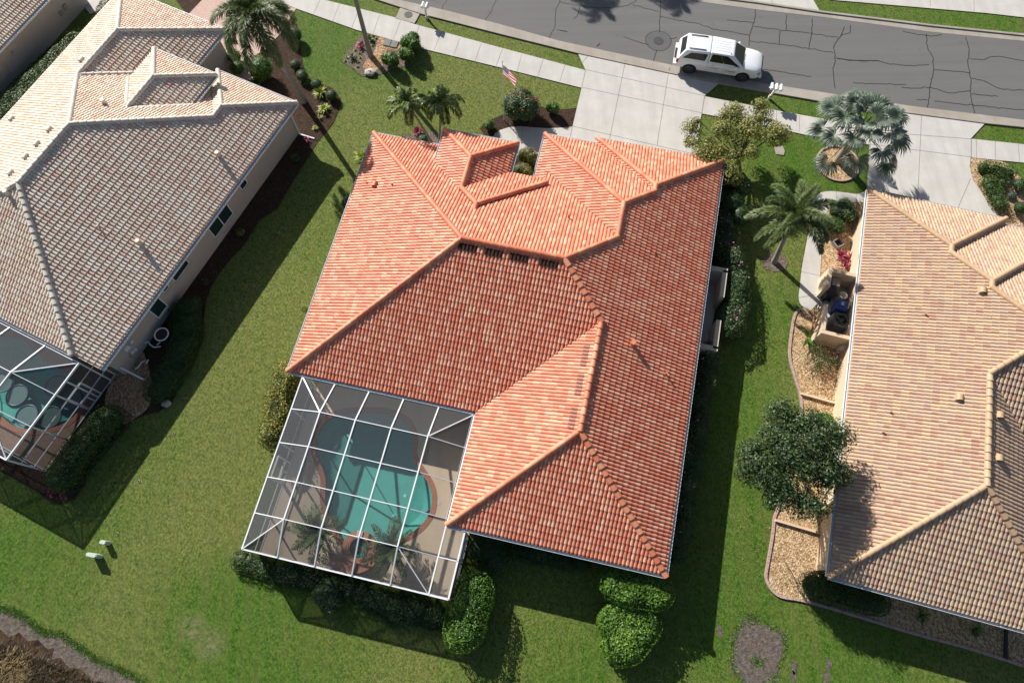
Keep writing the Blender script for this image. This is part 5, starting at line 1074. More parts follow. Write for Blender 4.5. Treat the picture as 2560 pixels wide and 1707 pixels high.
rock(*z4(592, 482), .42, 'flat tan rock at the bottom of the street bed', fl=.3); rock(418, 1010, .3, 'pale rock at the tip of the dark bed by the clipped hedge')
for a, b, lab in [((2001, 984), (2095, 1010), 'tan timber-look ledge crossing the gravel above the round tree'), ((1938, 1300), (2062, 1336), 'tan ledge crossing the gravel below the round tree')]:
    m = MB(); P = [G(*a, .1), G(*b, .1)]; P.append(FR.w(14.7, FR.l(P[1])[1]+.25, .1)); 
    for i in range(2): m.beam(P[i], P[i+1], .12, .2)
    tag(m.build('garden_ledge', M['wall_r']), lab, 'ledge')
m = MB(); m.beam(FR.w(22.3, 2.4, .08), FR.w(22.3, 5.2, .08), .16, .1); m.beam(FR.w(22.3, 5.2, .08), FR.w(22.3, 5.3, 2.5), .1, .1); 
p = G(2510, 1645); q = FR.l(p); m = MB(); m.beam(FR.w(q[0], q[1], .12), FR.w(q[0], 5.3, .12), .14, .1); tag(m.build('drain_pipe', M['dark']), 'dark drain pipe crossing the shaded gravel at the lower right', 'pipe')
m = MB(); P = [G(2080, 560), G(2090, 560)]
# sprinkler heads in the lawn
k = 0
for px, py, lab in [(715, 571, 'ring round a sprinkler head, upper of two in the shade under the long pale eave'), (696, 581, 'ring round a sprinkler head, lower left of two under the long pale eave'), (645, 669, 'sprinkler ring in the side lawn shade level with the large pale window'), (635, 715, 'sprinkler ring in shade just below another, beside the pale house'), (591, 764, 'sprinkler ring in shade level with the top of the clipped hedge'), (533, 867, 'sprinkler ring in shade beside the middle of the clipped hedge'), (537, 893, 'sprinkler ring just below the one beside the clipped hedge'), (463, 995, 'sprinkler ring near the pale rock by the hedge tip'), (434, 1084, 'sprinkler ring in the shade left of the sunlit lawn edge'), (347, 1203, 'sprinkler ring at the edge of the enclosure shadow'), (128, 1241, 'white sprinkler ring at the tip of the back mulch bed'), (293, 1334, 'sprinkler ring right of the small pale green pedestal'), (5, 1172, 'sprinkler ring below the left enclosure corner')]:
    p = G(px, py, .02); rt = empty('sprinkler_head', p, lab, 'sprinkler'); m = MB(); m.tube([p+[.07*math.cos(t), .07*math.sin(t), 0] for t in np.linspace(0, 2*math.pi, 14)], .016, 5); m.build('collar', M['curb'], rt); m = MB(); m.cyl(p-[0, 0, .02], p+[0, 0, .02], .03, 8); m.build('cap', M['black'], rt)
# ------------------------------------------------------------------ vegetation
def leaves(mb, P, Nrm, size, tint, asp=.5, droop=0.):
    """one folded leaf per point: two quads sharing the midrib would be lost at this size, so one rhomb each"""
    P = np.asarray(P); n = len(P); rd = rng.normal(size=(n, 3)); Nn = Nrm+rng.normal(0, .45, (n, 3)); Nn /= np.linalg.norm(Nn, axis=1)[:, None]+1e-9
    a = np.cross(Nn, rd); a /= np.linalg.norm(a, axis=1)[:, None]+1e-9; b = np.cross(Nn, a); L = size*rng.uniform(.7, 1.3, (n, 1))
    a[:, 2] -= droop
    V = np.stack([P-a*L*.5, P+b*L*asp*.5, P+a*L*.5, P-b*L*asp*.5], 1).reshape(-1, 3)
    F = np.arange(4*n).reshape(n, 4); mb.add(V, F, np.clip(tint, 0, 1)); return mb
def lump(P, k=3., s=0.): return np.sin(P[:, 0]*k+s)*np.sin(P[:, 1]*k*1.13+2*s+1)*.5+np.sin(P[:, 2]*k*1.3+P[:, 0]*k*.7+s)*.3
def blob(mb, c, rad, n, size, yaw=0., p=2., shell=.16, core=True, flat=-.35, tb=.45, tv=.22, amp=.10, asp=.5, k=2.6):
    c = np.asarray(c, float); rad = np.broadcast_to(np.asarray(rad, float), (3,)); D = rng.normal(size=(n*2, 3)); D /= np.linalg.norm(D, axis=1)[:, None]; D = D[D[:, 2] > flat][:n]; n = len(D)
    t = (np.abs(D)**p).sum(1)**(-1/p); cy_, sy_ = math.cos(yaw), math.sin(yaw); Rz = np.array([[cy_, sy_, 0], [-sy_, cy_, 0], [0, 0, 1]])
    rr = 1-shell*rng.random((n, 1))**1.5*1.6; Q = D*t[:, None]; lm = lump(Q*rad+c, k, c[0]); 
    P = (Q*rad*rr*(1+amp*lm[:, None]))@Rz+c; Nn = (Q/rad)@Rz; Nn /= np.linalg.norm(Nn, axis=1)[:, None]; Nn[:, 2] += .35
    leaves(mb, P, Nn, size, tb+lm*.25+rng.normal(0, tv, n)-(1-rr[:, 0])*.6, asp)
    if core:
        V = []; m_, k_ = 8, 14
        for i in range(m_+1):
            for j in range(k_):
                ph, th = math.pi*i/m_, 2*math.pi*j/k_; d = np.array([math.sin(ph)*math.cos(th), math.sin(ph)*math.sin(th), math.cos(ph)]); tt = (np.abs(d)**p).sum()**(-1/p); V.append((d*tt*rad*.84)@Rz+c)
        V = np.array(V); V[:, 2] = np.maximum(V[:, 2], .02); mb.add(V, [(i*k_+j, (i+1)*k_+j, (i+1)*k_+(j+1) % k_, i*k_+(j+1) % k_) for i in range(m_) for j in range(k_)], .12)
    return mb
def hedge_mb(mb, path, w, h, dens=420, size=.085, tb=.45, amp=.06, tv=.22, rag=.0, asp=.5):
    P = [np.array(p[:2]) for p in path]; lo = np.min(P, 0)-w/2; hi = np.max(P, 0)+w/2; A = (hi-lo).prod(); N = int(A*dens); X = lo+rng.random((N, 2))*(hi-lo)
    def near(X):
        best = np.full(len(X), 1e9); pt = np.zeros_like(X)
        for a, b in zip(P[:-1], P[1:]):
            d = b-a; t = np.clip(((X-a)@d)/max(d@d, 1e-9), 0, 1); q = a+t[:, None]*d; dd = np.linalg.norm(X-q, axis=1); m = dd < best; best[m] = dd[m]; pt[m] = q[m]
        return best, pt
    d, q = near(X); jw = w/2*(1+amp*2*lump(np.c_[X*2.2, X[:, :1]*0], 1.3, w)); k = d < jw; X, d, q, jw = X[k], d[k], q[k], jw[k]; u = d/jw
    z = h*(1-u**5*.45)*(1+amp*lump(np.c_[X, X[:, :1]], 2.8, h)); T = np.c_[X, z-.10*rng.random(len(X))**2]; Nn = np.c_[(X-q)*(u**3)[:, None], np.ones(len(X))]
    leaves(mb, T, Nn, size, tb+.3*lump(T, 3.1, w)+rng.normal(0, tv, len(T)), asp)
    i = rng.random(len(X)) < min(1, 1.6*h/w*1.2); S = X[i]; dr = S-q[i]; dr /= np.linalg.norm(dr, axis=1)[:, None]+1e-9; zz = rng.random(len(S))*h*.95
    SP = np.c_[q[i]+dr*(jw[i]*(1.0-.10*(zz/h)**4+rag*rng.normal(0, 1, len(S))))[:, None], zz]; leaves(mb, SP, np.c_[dr, .3*np.ones(len(S))], size, tb-.1+rng.normal(0, tv, len(S)), asp)
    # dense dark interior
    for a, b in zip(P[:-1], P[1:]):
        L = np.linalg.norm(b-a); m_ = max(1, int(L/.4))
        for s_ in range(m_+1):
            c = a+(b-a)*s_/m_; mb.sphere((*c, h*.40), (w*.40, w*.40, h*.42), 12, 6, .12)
    return mb
def hedge(px, w, h, leaf, label, cat='hedge', name='hedge', zc=None, **kw):
    zc = h*.8 if zc is None else zc; mb = MB(); hedge_mb(mb, [G(*p, zc) for p in px], w, h, **kw); return tag(mb.build(name, M['leaf_'+leaf]), label, cat)
def flowers(parent, P, m, size=.09, name='flower'):
    for p in P:
        mb = MB(); Q = np.tile(p, (3, 1)); leaves(mb, Q+rng.normal(0, size*.15, Q.shape), np.tile([0., 0, 1.], (3, 1)), size, rng.random(3), .8); mb.build(name, m, parent)
def shrub(px, py, r, h, leaf, label, n=None, size=.09, name='shrub', cat='shrub', stems=True, lobes=1, group=None, fl=None, **kw):
    b = G(px, py, h*.55)*[1, 1, 0]; rt = empty(name, b, label, cat, group); n = n or int(650*r*r*3); mb = MB()
    if lobes == 1: blob(mb, b+[0, 0, h*.52], (r, r, h*.5), n, size, **kw)
    else:
        for i in range(lobes):
            a = 2.4*i+.5; o = np.array([math.cos(a), math.sin(a), 0])*r*.48*(i > 0); k = .72-.04*(i % 3)
            blob(mb, b+o+[0, 0, h*(.55-.08*(i % 2))], (r*k, r*k, h*.44), n//lobes, size, **kw)
    mb.build('foliage', M['leaf_'+leaf], rt)
    if stems:
        s = MB()
        for i in range(4): a = i*1.7; s.tube([b+[.04*math.cos(a), .04*math.sin(a), 0], b+[r*.4*math.cos(a), r*.4*math.sin(a), h*.6]], [.02, .01], 5)
        s.build('stem', M['bark'], rt)
    if fl:
        m_, k, sz = fl; D = rng.normal(size=(k, 3)); D[:, 2] = np.abs(D[:, 2])*.8+.15; D /= np.linalg.norm(D, axis=1)[:, None]; flowers(rt, b+[0, 0, h*.52]+D*[r*.98, r*.98, h*.52], M['leaf_'+m_], sz)
    return rt
def spiky(px, py, r, h, leaf, label, n=26, w=.07, group=None, name='spiky_plant', cat='plant', up=.9):
    b = G(px, py, h*.5)*[1, 1, 0]; mb = MB()
    for i in range(n):
        a = rng.random()*2*math.pi; e = rng.uniform(.25, up+.3); L = math.hypot(r, h)*rng.uniform(.7, 1.05); d = np.array([math.cos(a)*math.cos(e), math.sin(a)*math.cos(e), math.sin(e)]); s_ = np.cross(d, (0, 0, 1.)); s_ /= np.linalg.norm(s_)
        m1 = b+d*L*.5+[0, 0, .05]; t_ = b+d*L*.95-np.array([0, 0, L*.18]); k = w/2
        mb.add([b-s_*k*.4, b+s_*k*.4, m1+s_*k, m1-s_*k, t_+s_*.004, t_-s_*.004], [(0, 1, 2, 3), (3, 2, 4, 5)], float(np.clip(rng.normal(.55, .25), 0, 1)))
    return tag(mb.build(name, M['leaf_'+leaf]), label, cat, group)
def frond(mb, p0, az, L, e0, drop, nst=30, ll=.5, lw=.035, fluffy=False, tb=.5, curl=0.):
    P = []; p = np.array(p0, float); st = L/nst; e = e0
    for i in range(nst+1):
        P.append(p.copy()); s_ = i/nst; e = e0-drop*s_**1.15; a = az+curl*s_; d = np.array([math.cos(a)*math.cos(e), math.sin(a)*math.cos(e), math.sin(e)]); p = p+d*st
    P = np.array(P); mb.tube(P[::3], np.linspace(.03, .006, len(P[::3])), 5, .75, 0, False)
    V = []; T = []; lo = 2
    for i in range(lo, nst+1):
        d = P[min(i+1, nst)]-P[i-1]; d /= np.linalg.norm(d); sd = np.cross(d, (0, 0, 1.)); sd /= np.linalg.norm(sd)+1e-9; up = np.cross(sd, d); s_ = i/nst
        l0 = ll*(math.sin(math.pi*min(1, .16+.84*s_)**.8)**.55*.9+.12)
        for q in range(15 if fluffy else 5):
            if fluffy: th = rng.uniform(-.5, math.pi+.5)
            else: th = (0 if q % 2 else math.pi)+rng.normal(0, .30)
            o = sd*math.cos(th)+up*(math.sin(th)*(1 if fluffy else .35)); ld = o*.86+d*(.55+.4*s_)+rng.normal(0, .10, 3); ld /= np.linalg.norm(ld); l = l0*rng.uniform(.8, 1.1)
            b0 = P[i]+d*rng.uniform(-.5, .5)*st; wv = np.cross(ld, up if abs(ld@up) < .9 else sd); wv /= np.linalg.norm(wv)+1e-9
            mid = b0+ld*l*.55; tip = b0+ld*l-np.array([0, 0, l*(.22 if fluffy else .45)])
            V += [b0, mid+wv*lw/2, tip, mid-wv*lw/2]; T.append(tb+rng.normal(0, .2)+.15*(o[2]))
    n = len(T); mb.add(np.array(V), np.arange(4*n).reshape(n, 4), np.clip(T, 0, 1))
def palm(name, base, top, rt_, label, leaf, fr_list, ll, fluffy, rb=.2, lw=.04, nst=30, dead=0, shaft=0, group=None, rtop=None):
    b = np.array(base, float); t = np.array(top, float); root = empty(name, b, label, 'palm tree', group); m = MB(); k = 8
    C = [b+(t-b)*s_+np.array([1., .3, 0])*0*s_ for s_ in np.linspace(0, 1, k)]; rtop = rtop or rb*.62
    m.tube(C, [rb*1.25 if i == 0 else rb+(rtop-rb)*i/(k-1) for i in range(k)], 12); m.build('trunk', M['trunk'], root)
    if shaft: m = MB(); ax = (t-b)/np.linalg.norm(t-b); m.tube([t-ax*.1, t+ax*shaft*.5, t+ax*shaft], [rtop*1.1, rtop*1.15, rtop*.5], 10); m.build('crownshaft', M['leaf_bright'], root); t = t+ax*shaft*.8
    for (az, L, e0, dr, *cu) in fr_list:
        f = MB(); frond(f, t, az, L, e0, dr, nst, ll, lw, fluffy, rng.uniform(.38, .62), cu[0] if cu else rng.normal(0, .25)); f.build('frond', M['leaf_'+leaf], root)
    if dead:
        f = MB()
        for i in range(dead):
            a = rng.random()*6.28; P0 = t-np.array([0, 0, .25]); P = [P0, P0+[.25*math.cos(a), .25*math.sin(a), -.1], P0+[.5*math.cos(a), .5*math.sin(a), -.5], P0+[.55*math.cos(a+.3), .55*math.sin(a+.3), -1.0]]; f.tube(P, [.018, .014, .01, .004], 4, rng.random())
        f.build('old_flower_stalks', M['leaf_dead'], root)
    return root
def ringf(n, L, e, d, off=0., je=.12): return [(off+2*math.pi*i/n+rng.normal(0, .12), L*rng.uniform(.88, 1.08), e+rng.normal(0, je), d*rng.uniform(.85, 1.15)) for i in range(n)]
def V3(px, py, z): return G(px, py, z)

# palms
b = G(759, 254); t = G(628, 26, 7.8)
palm('foxtail_palm', b, b+(t-b)*.92, 0, 'tall foxtail palm with a bare grey trunk beside the pink paver drive', 'palm', ringf(8, 3.5, .30, 2.2, .2)+ringf(6, 2.8, .9, 2.1, .5)+[(4.6, 3.9, .1, 1.9), (3.9, 3.7, .1, 2.0), (5.3, 3.9, .1, 1.9), (5.9, 3.7, .1, 2.0)], .62, True, rb=.2, dead=26, shaft=.7, nst=34)
m = MB(); q = G(685, 72, 5.6); m.tube([q, q+FL.X*.1+FL.Y*.45+[0, 0, .25], q+FL.X*.25+FL.Y*.75+[0, 0, .3]], [.05, .09, .03], 8); m.build('flower_sheath', simple('pale_sheath', (.62, .5, .32), .7), bpy.data.objects['foxtail_palm'])
b = G(927, 141); t = G(845, -165, 9.4)
palm('street_palm', b, t, 0, 'very tall slim palm trunk rising from the street bed out of the photo', 'palm', ringf(8, 2.7, .3, 2.0)+ringf(6, 2.3, .9, 1.8, .4), .5, True, rb=.175, shaft=.8, nst=24, rtop=.11)
for (px, py, z, lab) in [(1490, 8, 8.5, 'palm across the street whose shadow falls on the asphalt, nearer the middle'), (1683, -12, 8.5, 'palm across the street with only the tip of its shadow on the asphalt')]:
    sh = G(px, py); b = sh-np.array([math.cos(SAZ), math.sin(SAZ), 0])*z/math.tan(SEL); palm('street_palm', b, b+[0, 0, z], 0, lab, 'palm', ringf(9, 2.3, .3, 1.6)+ringf(5, 1.8, .9, 1.4, .4), .5, True, nst=18, group='palms beyond the top of the photo')
for (px, py, cx_, cy_, z, lab) in [(1083, 362, 1025, 268, 3.1, 'left one of two small arching palms at the front of the orange roof'), (1098, 358, 1102, 268, 3.3, 'right one of two small arching palms at the front of the orange roof')]:
    palm('small_palm', G(px, py), G(cx_, cy_, z), 0, lab, 'palm_b', ringf(7, 1.95, .75, 2.4, .3)+ringf(4, 1.4, 1.15, 2.2), .48, False, rb=.085, lw=.075, nst=22, shaft=.4, group='twin palms by the entry')
b = G(1935, 655); t = G(1984, 545, 3.9)
palm('foxtail_palm', b, t, 0, 'bushy foxtail palm with thick plume fronds on the lawn between the houses', 'palm', ringf(8, 2.75, .32, 1.25, .35, .08)+ringf(4, 2.1, .9, 1.1, 1.0), .56, True, rb=.17, shaft=.35, nst=36)
for (bx, by, lab) in [(806, 1335, 'left areca palm inside the pool enclosure beside the spa'), (985, 1375, 'right areca palm inside the pool enclosure beside the spa')]:
    b = G(bx, by); palm('areca_palm', b, b+[0, 0, .9], 0, lab, 'hedge', ringf(15, 1.7, .8, 1.4)+ringf(9, 1.25, 1.15, .9), .38, False, rb=.06, lw=.035, nst=18, group='areca palms in the enclosure')
# silvery fan palm
def fan(mb, p, az, e, r, nseg=24, tb=.5):
    d = np.array([math.cos(az)*math.cos(e), math.sin(az)*math.cos(e), math.sin(e)]); s_ = np.cross(d, (0, 0, 1.)); s_ /= np.linalg.norm(s_); n = np.cross(s_, d)
    spread = 2.0; f = lambda a, rr, lift: p+(d*math.cos(a)+s_*math.sin(a))*rr+n*lift
    for i in range(nseg):
        a0 = -spread+2*spread*i/nseg; a1 = -spread+2*spread*(i+1)/nseg; am = (a0+a1)/2+rng.normal(0, .02)
        L = r*(1-.22*(abs(am)/spread)**2)*rng.uniform(.88, 1.06); cup = .10*r*(abs(am)/spread)**2; sag = np.array([0, 0, -.26*r*rng.uniform(.6, 1.3)]); tt = float(np.clip(tb+rng.normal(0, .13), 0, 1)); hs = .44*L; w_ = .05*r
        mb.add([f(am, .05, 0), f(a0, hs, -.02+cup), f(am, hs*1.02, .05+cup), f(a1, hs, -.02+cup)], [(0, 2, 1), (0, 3, 2)], [tt-.14, tt+.12])
        q1, q2 = f(am, L*.74, .03+cup)+sag*.35, f(am, L, 0)+sag; side = -d*math.sin(am)+s_*math.cos(am)
        mb.add([f(a0, hs, -.02+cup), f(am, hs*1.02, .05+cup), q1+n*.02, q1-side*w_], [(0, 1, 2, 3)], tt-.12); mb.add([f(am, hs*1.02, .05+cup), f(a1, hs, -.02+cup), q1+side*w_, q1+n*.02], [(0, 1, 2, 3)], tt+.12)
        mb.add([q1-side*w_, q1+side*w_, q2], [(0, 1, 2)], tt)
b = G(2096, 402); bt = G(2152, 322, 3.6); root = empty('fan_palm', b, 'big silvery blue fan palm in the round gravel ring beside the driveway', 'palm tree')
m = MB(); m.tube([b, b+(bt-b)*.6, bt], [.30, .26, .26], 14); m.build('trunk', M['trunk'], root)
m = MB()
for i in range(22): a = i*2.4; d = np.array([math.cos(a), math.sin(a), .35]); m.tube([bt-[0, 0, .3-.012*i], bt+d*.34-[0, 0, .1]], [.07, .035], 5, .4)
m.build('leaf_boots', M['bark'], root)
NF_ = 27
for i in range(NF_):
    a = i*2.39996+.4; lay = (i+.5)/NF_; e = 1.25-1.6*lay; Lp = (1.1+1.4*lay**.8)*rng.uniform(.9, 1.12); d = np.array([math.cos(a)*math.cos(e), math.sin(a)*math.cos(e), math.sin(e)]); m = MB(); q = bt+d*Lp*.55; q2 = bt+d*Lp-[0, 0, .22*lay]
    m.tube([bt, q, q2], [.045, .03, .02], 6, 1.); fan(m, q2, a+rng.normal(0, .15), e-.4, rng.uniform(1.0, 1.22), tb=.58-.15*lay+rng.normal(0, .07)); m.build('fan_leaf', M['leaf_silver'], root)

# trees
def tree(name, base, crown, lobes, leaf, label, n, size, trunk=.12, tb=.45, tv=.25, core=True, shell=.3, asp=.45, limbs=6, flat=-.6, amp=.16):
    b = np.array(base, float); root = empty(name, b, label, 'tree'); c = np.array(crown, float); mb = MB(); tw = sum(l[3]**2 for l in lobes)
    for (x, y, z, r) in lobes: blob(mb, c+[x, y, z], (r, r, r*.82), int(n*r*r/tw), size, 0, 2., shell, core, flat, tb, tv, amp, asp, 3.4)
    mb.build('crown', M['leaf_'+leaf], root); m = MB(); fork = b+(c-b)*.35; m.tube([b, b+(fork-b)*.5, fork], [trunk*1.3, trunk, trunk*.9], 10)
    for (x, y, z, r) in lobes[:limbs+2]: m.tube([fork, (fork+c+[x, y, z])/2+[0, 0, .1], c+np.array([x, y, z])*.9], [trunk*.6, trunk*.35, .015], 6)
    m.build('trunk', M['bark'], root); return root
c = G(1985, 1150, 4.7); L_ = [(0, 0, .5, 1.15)]
for i in range(30):
    a = i*2.4+rng.normal(0, .25); r = 2.6*math.sqrt((i+1)/31)*rng.uniform(.88, 1.08); L_.append((r*math.cos(a)*1.08, r*math.sin(a)*.94, .75-.32*r+rng.normal(0, .2), rng.uniform(.62, .98)))
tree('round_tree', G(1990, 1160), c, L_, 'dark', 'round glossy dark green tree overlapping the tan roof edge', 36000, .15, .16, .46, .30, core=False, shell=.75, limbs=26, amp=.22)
c = G(1840, 338, 2.7); L_ = []
for i in range(26):
    a = i*2.4+rng.normal(0, .35); r = 2.85*math.sqrt((i+.5)/26)*rng.uniform(.8, 1.15); L_.append((r*math.cos(a)*1.12+.25*(r*math.sin(a)), r*math.sin(a)*.9, .55-.24*r+rng.normal(0, .2), rng.uniform(.36, .86)))
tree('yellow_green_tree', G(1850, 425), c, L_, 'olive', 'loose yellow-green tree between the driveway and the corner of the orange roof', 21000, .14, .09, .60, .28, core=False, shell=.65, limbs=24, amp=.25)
L_ = [(0, 0, 0, .9), (.9, -.8, -.1, .8), (.3, -1.8, -.2, .9), (.7, -2.7, -.3, .8)]
tree('side_bush', G(1830, 470), G(1812, 440, 1.5), L_, 'hedge', 'dark leafy bush in the shade below the yellow-green tree along the orange house', 5000, .11, .06, .35, .25, limbs=3)

# hedges
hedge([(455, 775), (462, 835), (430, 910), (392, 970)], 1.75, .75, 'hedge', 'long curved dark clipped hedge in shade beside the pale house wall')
shrub(474, 762, .75, 1.0, 'hedge', 'small round shrub at the upper end of the long clipped hedge', tb=.4)
hedge([(262, 1042), (225, 1085), (180, 1135), (146, 1188)], 1.65, 1.5, 'hedge', 'clipped hedge outside the left enclosure, its top touched by sun', tb=.42, size=.10)
hedge([(190, 108), (100, 190), (0, 285), (-90, 365)], 2.3, 1.6, 'hedge', 'long clipped hedge running between the pale house and the corner house', tb=.6, size=.12)
hedge([(290, -25), (262, 20), (232, 62)], 1.1, 1.2, 'yellow', 'narrow bushes beside the concrete drive at the top of the long hedge', tb=.4)
hedge([(716, 928), (694, 985), (690, 1035), (674, 1088)], 1.45, 1.9, 'yellow', 'yellow-green leafy hedge along the upper left side of the pool enclosure', size=.12, amp=.13, tb=.66, tv=.28, rag=.05)
hedge([(600, 1402), (655, 1420)], 1.15, .55, 'hedge', 'low spreading shrub at the lower left enclosure corner', cat='shrub', name='low_shrub')
hedge([(700, 1432), (800, 1455), (900, 1482)], 1.1, .45, 'bush', 'shaded shrubs along the left half of the lower enclosure wall', size=.1, amp=.2, rag=.08, tb=.3)
hedge([(930, 1500), (1010, 1525), (1085, 1540)], 1.4, .5, 'bush', 'shaded shrubs along the right half of the lower enclosure wall', size=.1, amp=.2, rag=.08, tb=.3)
shrub(823, 1490, .85, 1.0, 'bush', 'loose shrub with a few red blooms below the spa side of the enclosure', size=.11, fl=('red', 5, .12), tb=.5, lobes=4)
hedge([(1186, 1478), (1158, 1576)], 2.15, 1.9, 'bright', 'oval clipped hedge at the lower right enclosure corner', tb=.40, size=.11)
hedge([(1550, 1458), (1636, 1476)], 2.1, 2.15, 'bright', 'clipped green hedge half under the corner of the orange roof', tb=.5, size=.14)
hedge([(1550, 1556), (1602, 1562), (1562, 1612)], 2.1, 1.7, 'bright', 'wide rounded bright green hedge standing free on the back lawn', tb=.56, size=.15)
h_ = hedge([(1818, 470), (1812, 560), (1818, 610), (1840, 665), (1846, 760), (1826, 812)], 1.45, 1.5, 'bush', 'hibiscus hedge with pink flowers along the right side of the orange house', name='hibiscus_hedge', size=.12, amp=.16, rag=.08, tb=.42)
Pf = [];
for i in range(44):
    t_ = rng.random(); pxs = [(1800, 460), (1812, 560), (1830, 625), (1850, 680), (1850, 760), (1834, 815)]; k_ = min(4, int(t_*5)); u_ = t_*5-k_; a_, b_ = pxs[k_], pxs[k_+1]; Pf.append(G(a_[0]+(b_[0]-a_[0])*u_+rng.normal(4, 12), a_[1]+(b_[1]-a_[1])*u_, 1.52+rng.normal(0, .04)))
M['flower_pink'] = mat('pink_petals', m_leaf([(.45, .10, .22), (.62, .22, .38), (.72, .34, .48)], .6, .2)); flowers(h_, Pf, M['flower_pink'], .10)
h_ = hedge([(1782, 870), (1768, 950), (1752, 1035), (1737, 1120), (1722, 1200), (1706, 1290), (1695, 1380)], 1.15, 1.5, 'bush', 'long shaded hibiscus hedge under the lower right eave of the orange house', name='hibiscus_hedge', size=.11, amp=.14, rag=.06, tb=.36)
flowers(h_, [G(*q, 1.55) for q in ((1757, 895), (1748, 960), (1745, 1050), (1722, 1130), (1712, 1180), (1705, 1265), (1735, 1215), (1700, 1330), (1752, 1005))], M['flower_pink'], .11)
shrub(1228, 1378, 1.15, 1.1, 'bush', 'dark shrub in shade right of the enclosure screen door', size=.11, lobes=4, tb=.36); 
hedge([(1290, 1372), (1350, 1388), (1420, 1402)], .9, .8, 'bush', 'low shaded shrubs under the back eave of the orange house', size=.1, amp=.2, tb=.36)
shrub(1455, 1405, .5, .6, 'bush', 'small shaded shrub under the middle of the back eave', tb=.35)
hedge([(2040, 1462), (2110, 1482), (2200, 1505)], 1.35, 1.1, 'hedge', 'low dark box hedge under the lower eave of the tan-roofed house', tb=.38)
spiky(2310, 1537, .42, .5, 'palm_b', 'left one of two shaded grassy tufts in gravel under the tan roof'); spiky(2441, 1573, .42, .5, 'palm_b', 'right one of two shaded grassy tufts in gravel under the tan roof')
hedge([(2466, 413), (2495, 418), (2528, 428)], .85, .75, 'hedge', 'dark green shrub row at the top of the gravel bed right of the driveway', tb=.5)
hedge([(2478, 450), (2492, 478), (2508, 506)], .95, .75, 'hedge', 'dark green shrub row slanting down the gravel bed right of the driveway', tb=.5)
hedge([(2505, 432), (2512, 452)], .75, .75, 'hedge', 'short dark shrub joining the two rows in the right gravel bed', tb=.5)
shrub(2530, 488, .32, .4, 'silver', 'small grey shrub in the gravel bed at the right edge', tb=.5); shrub(2552, 462, .5, .8, 'bush', 'upright dark shrub at the right edge by the gravel bed', tb=.5); shrub(2552, 520, .45, .8, 'bush', 'lower dark shrub at the right edge of the photo', tb=.5)
m = MB(); q = G(2506, 464, .35); m.tube([q+[.13*math.cos(t), .13*math.sin(t), 0] for t in np.linspace(0, 6.283, 16)], .02, 6); m.tube([q*[1, 1, 0], q], [.10, .13], 14); tag(m.build('plant_pot', simple('terracotta_pot', (.42, .2, .12), .8)), 'round terracotta pot among the dark shrubs of the right gravel bed', 'pot')
# right house planting
shrub(2112, 528, .85, 1.2, 'bush', 'dark green shrub by the bend of the curved walkway', lobes=4, tb=.45, size=.1); shrub(2086, 560, .75, 1.0, 'hedge', 'light green shrub on the gravel just below the walkway bend', lobes=3, tb=.6)
for dx, dy, lab in [(0, 0, 'pink ti plant right of the group beside the tan wall'), (-22, -8, 'pink ti plant left of the group beside the tan wall'), (-12, 16, 'pink ti plant lowest of the group beside the tan wall')]: spiky(2128+dx, 645+dy, .42, .5, 'pink', lab, 30, .11, 'pink ti plants by the tan wall', 'ti_plant')
shrub(2058, 900, 1.15, 1.0, 'bush', 'wide open shrub with tiny red flowers in the gravel below the yard wall', n=1700, size=.085, lobes=6, core=False, shell=.6, fl=('red', 70, .05), tb=.55)
spiky(2027, 838, .7, .9, 'bright', 'bright green banana-like plant by the corner of the yard wall', 9, .20, up=.5)
shrub(2062, 1052, .75, 1.3, 'bright', 'leafy green shrub between the round tree and the tan wall', lobes=3, tb=.5)
# left front planting
shrub(650, 172, .88, 1.7, 'bright', 'large round clipped green ball by the paver path', tb=.5, size=.1, name='ball_shrub', p=2.4, amp=.04)
shrub(585, 141, .55, .9, 'bright', 'upper of two light green shrubs at the end of the garage wall', tb=.6); shrub(592, 169, .55, .9, 'bright', 'lower of two light green shrubs at the end of the garage wall', tb=.62)
shrub(636, 207, .45, .5, 'hedge', 'low green shrub tucked by the front roof corner of the pale house', tb=.6)
for (x, y, r, lab) in [(734, 88, .65, 'dark shrub highest in the row along the mulch bed'), (738, 162, .42, 'dark round ball shrub in palm shade, upper of two'), (755, 189, .45, 'dark round ball shrub in palm shade, lower of two'), (791, 210, .40, 'grey-green round ball shrub left of the lime plant'), (828, 238, .42, 'grey-green round ball shrub right of the lime plant')]:
    shrub(x, y, r, r*1.6, 'bush', lab, name='ball_shrub', tb=.38, tv=.12, size=.05, n=1300, amp=.03, cat='shrub')
spiky(801, 229, .55, .6, 'lime', 'large bright lime spiky plant between two grey-green balls', 60, .08); spiky(809, 270, .48, .5, 'lime', 'bright lime spiky plant below the grey-green ball shrub', 50, .08)
spiky(770, 207, .3, .35, 'bright', 'small green plant left of the grey-green ball shrub', 26, .06); spiky(788, 320, .24, .25, 'lime', 'small yellow plant on the dark mulch near the trunk shadow', 26, .06); spiky(799, 293, .26, .25, 'lime', 'small orange-tinged plant beside the palm trunk shadow', 18, .05)
spiky(766, 348, .28, .35, 'pink', 'small pink ti plant near the downspout corner', 20, .08, name='ti_plant'); spiky(126, 1232, .3, .35, 'pink', 'small crimson plant at the tip of the clipped hedge by the left enclosure', 18, .07, name='ti_plant')
shrub(738, 395, .35, .4, 'bush', 'small shaded plant with orange buds in the mulch by the pale wall', fl=('dead', 8, .07)); shrub(600, 580, .3, .35, 'olive', 'small shaded yellowish plant in the mulch by the large window', tb=.5)
shrub(513, 706, .28, .3, 'bush', 'small shaded plant with pink blooms in the mulch strip', fl=('pink', 7, .07))
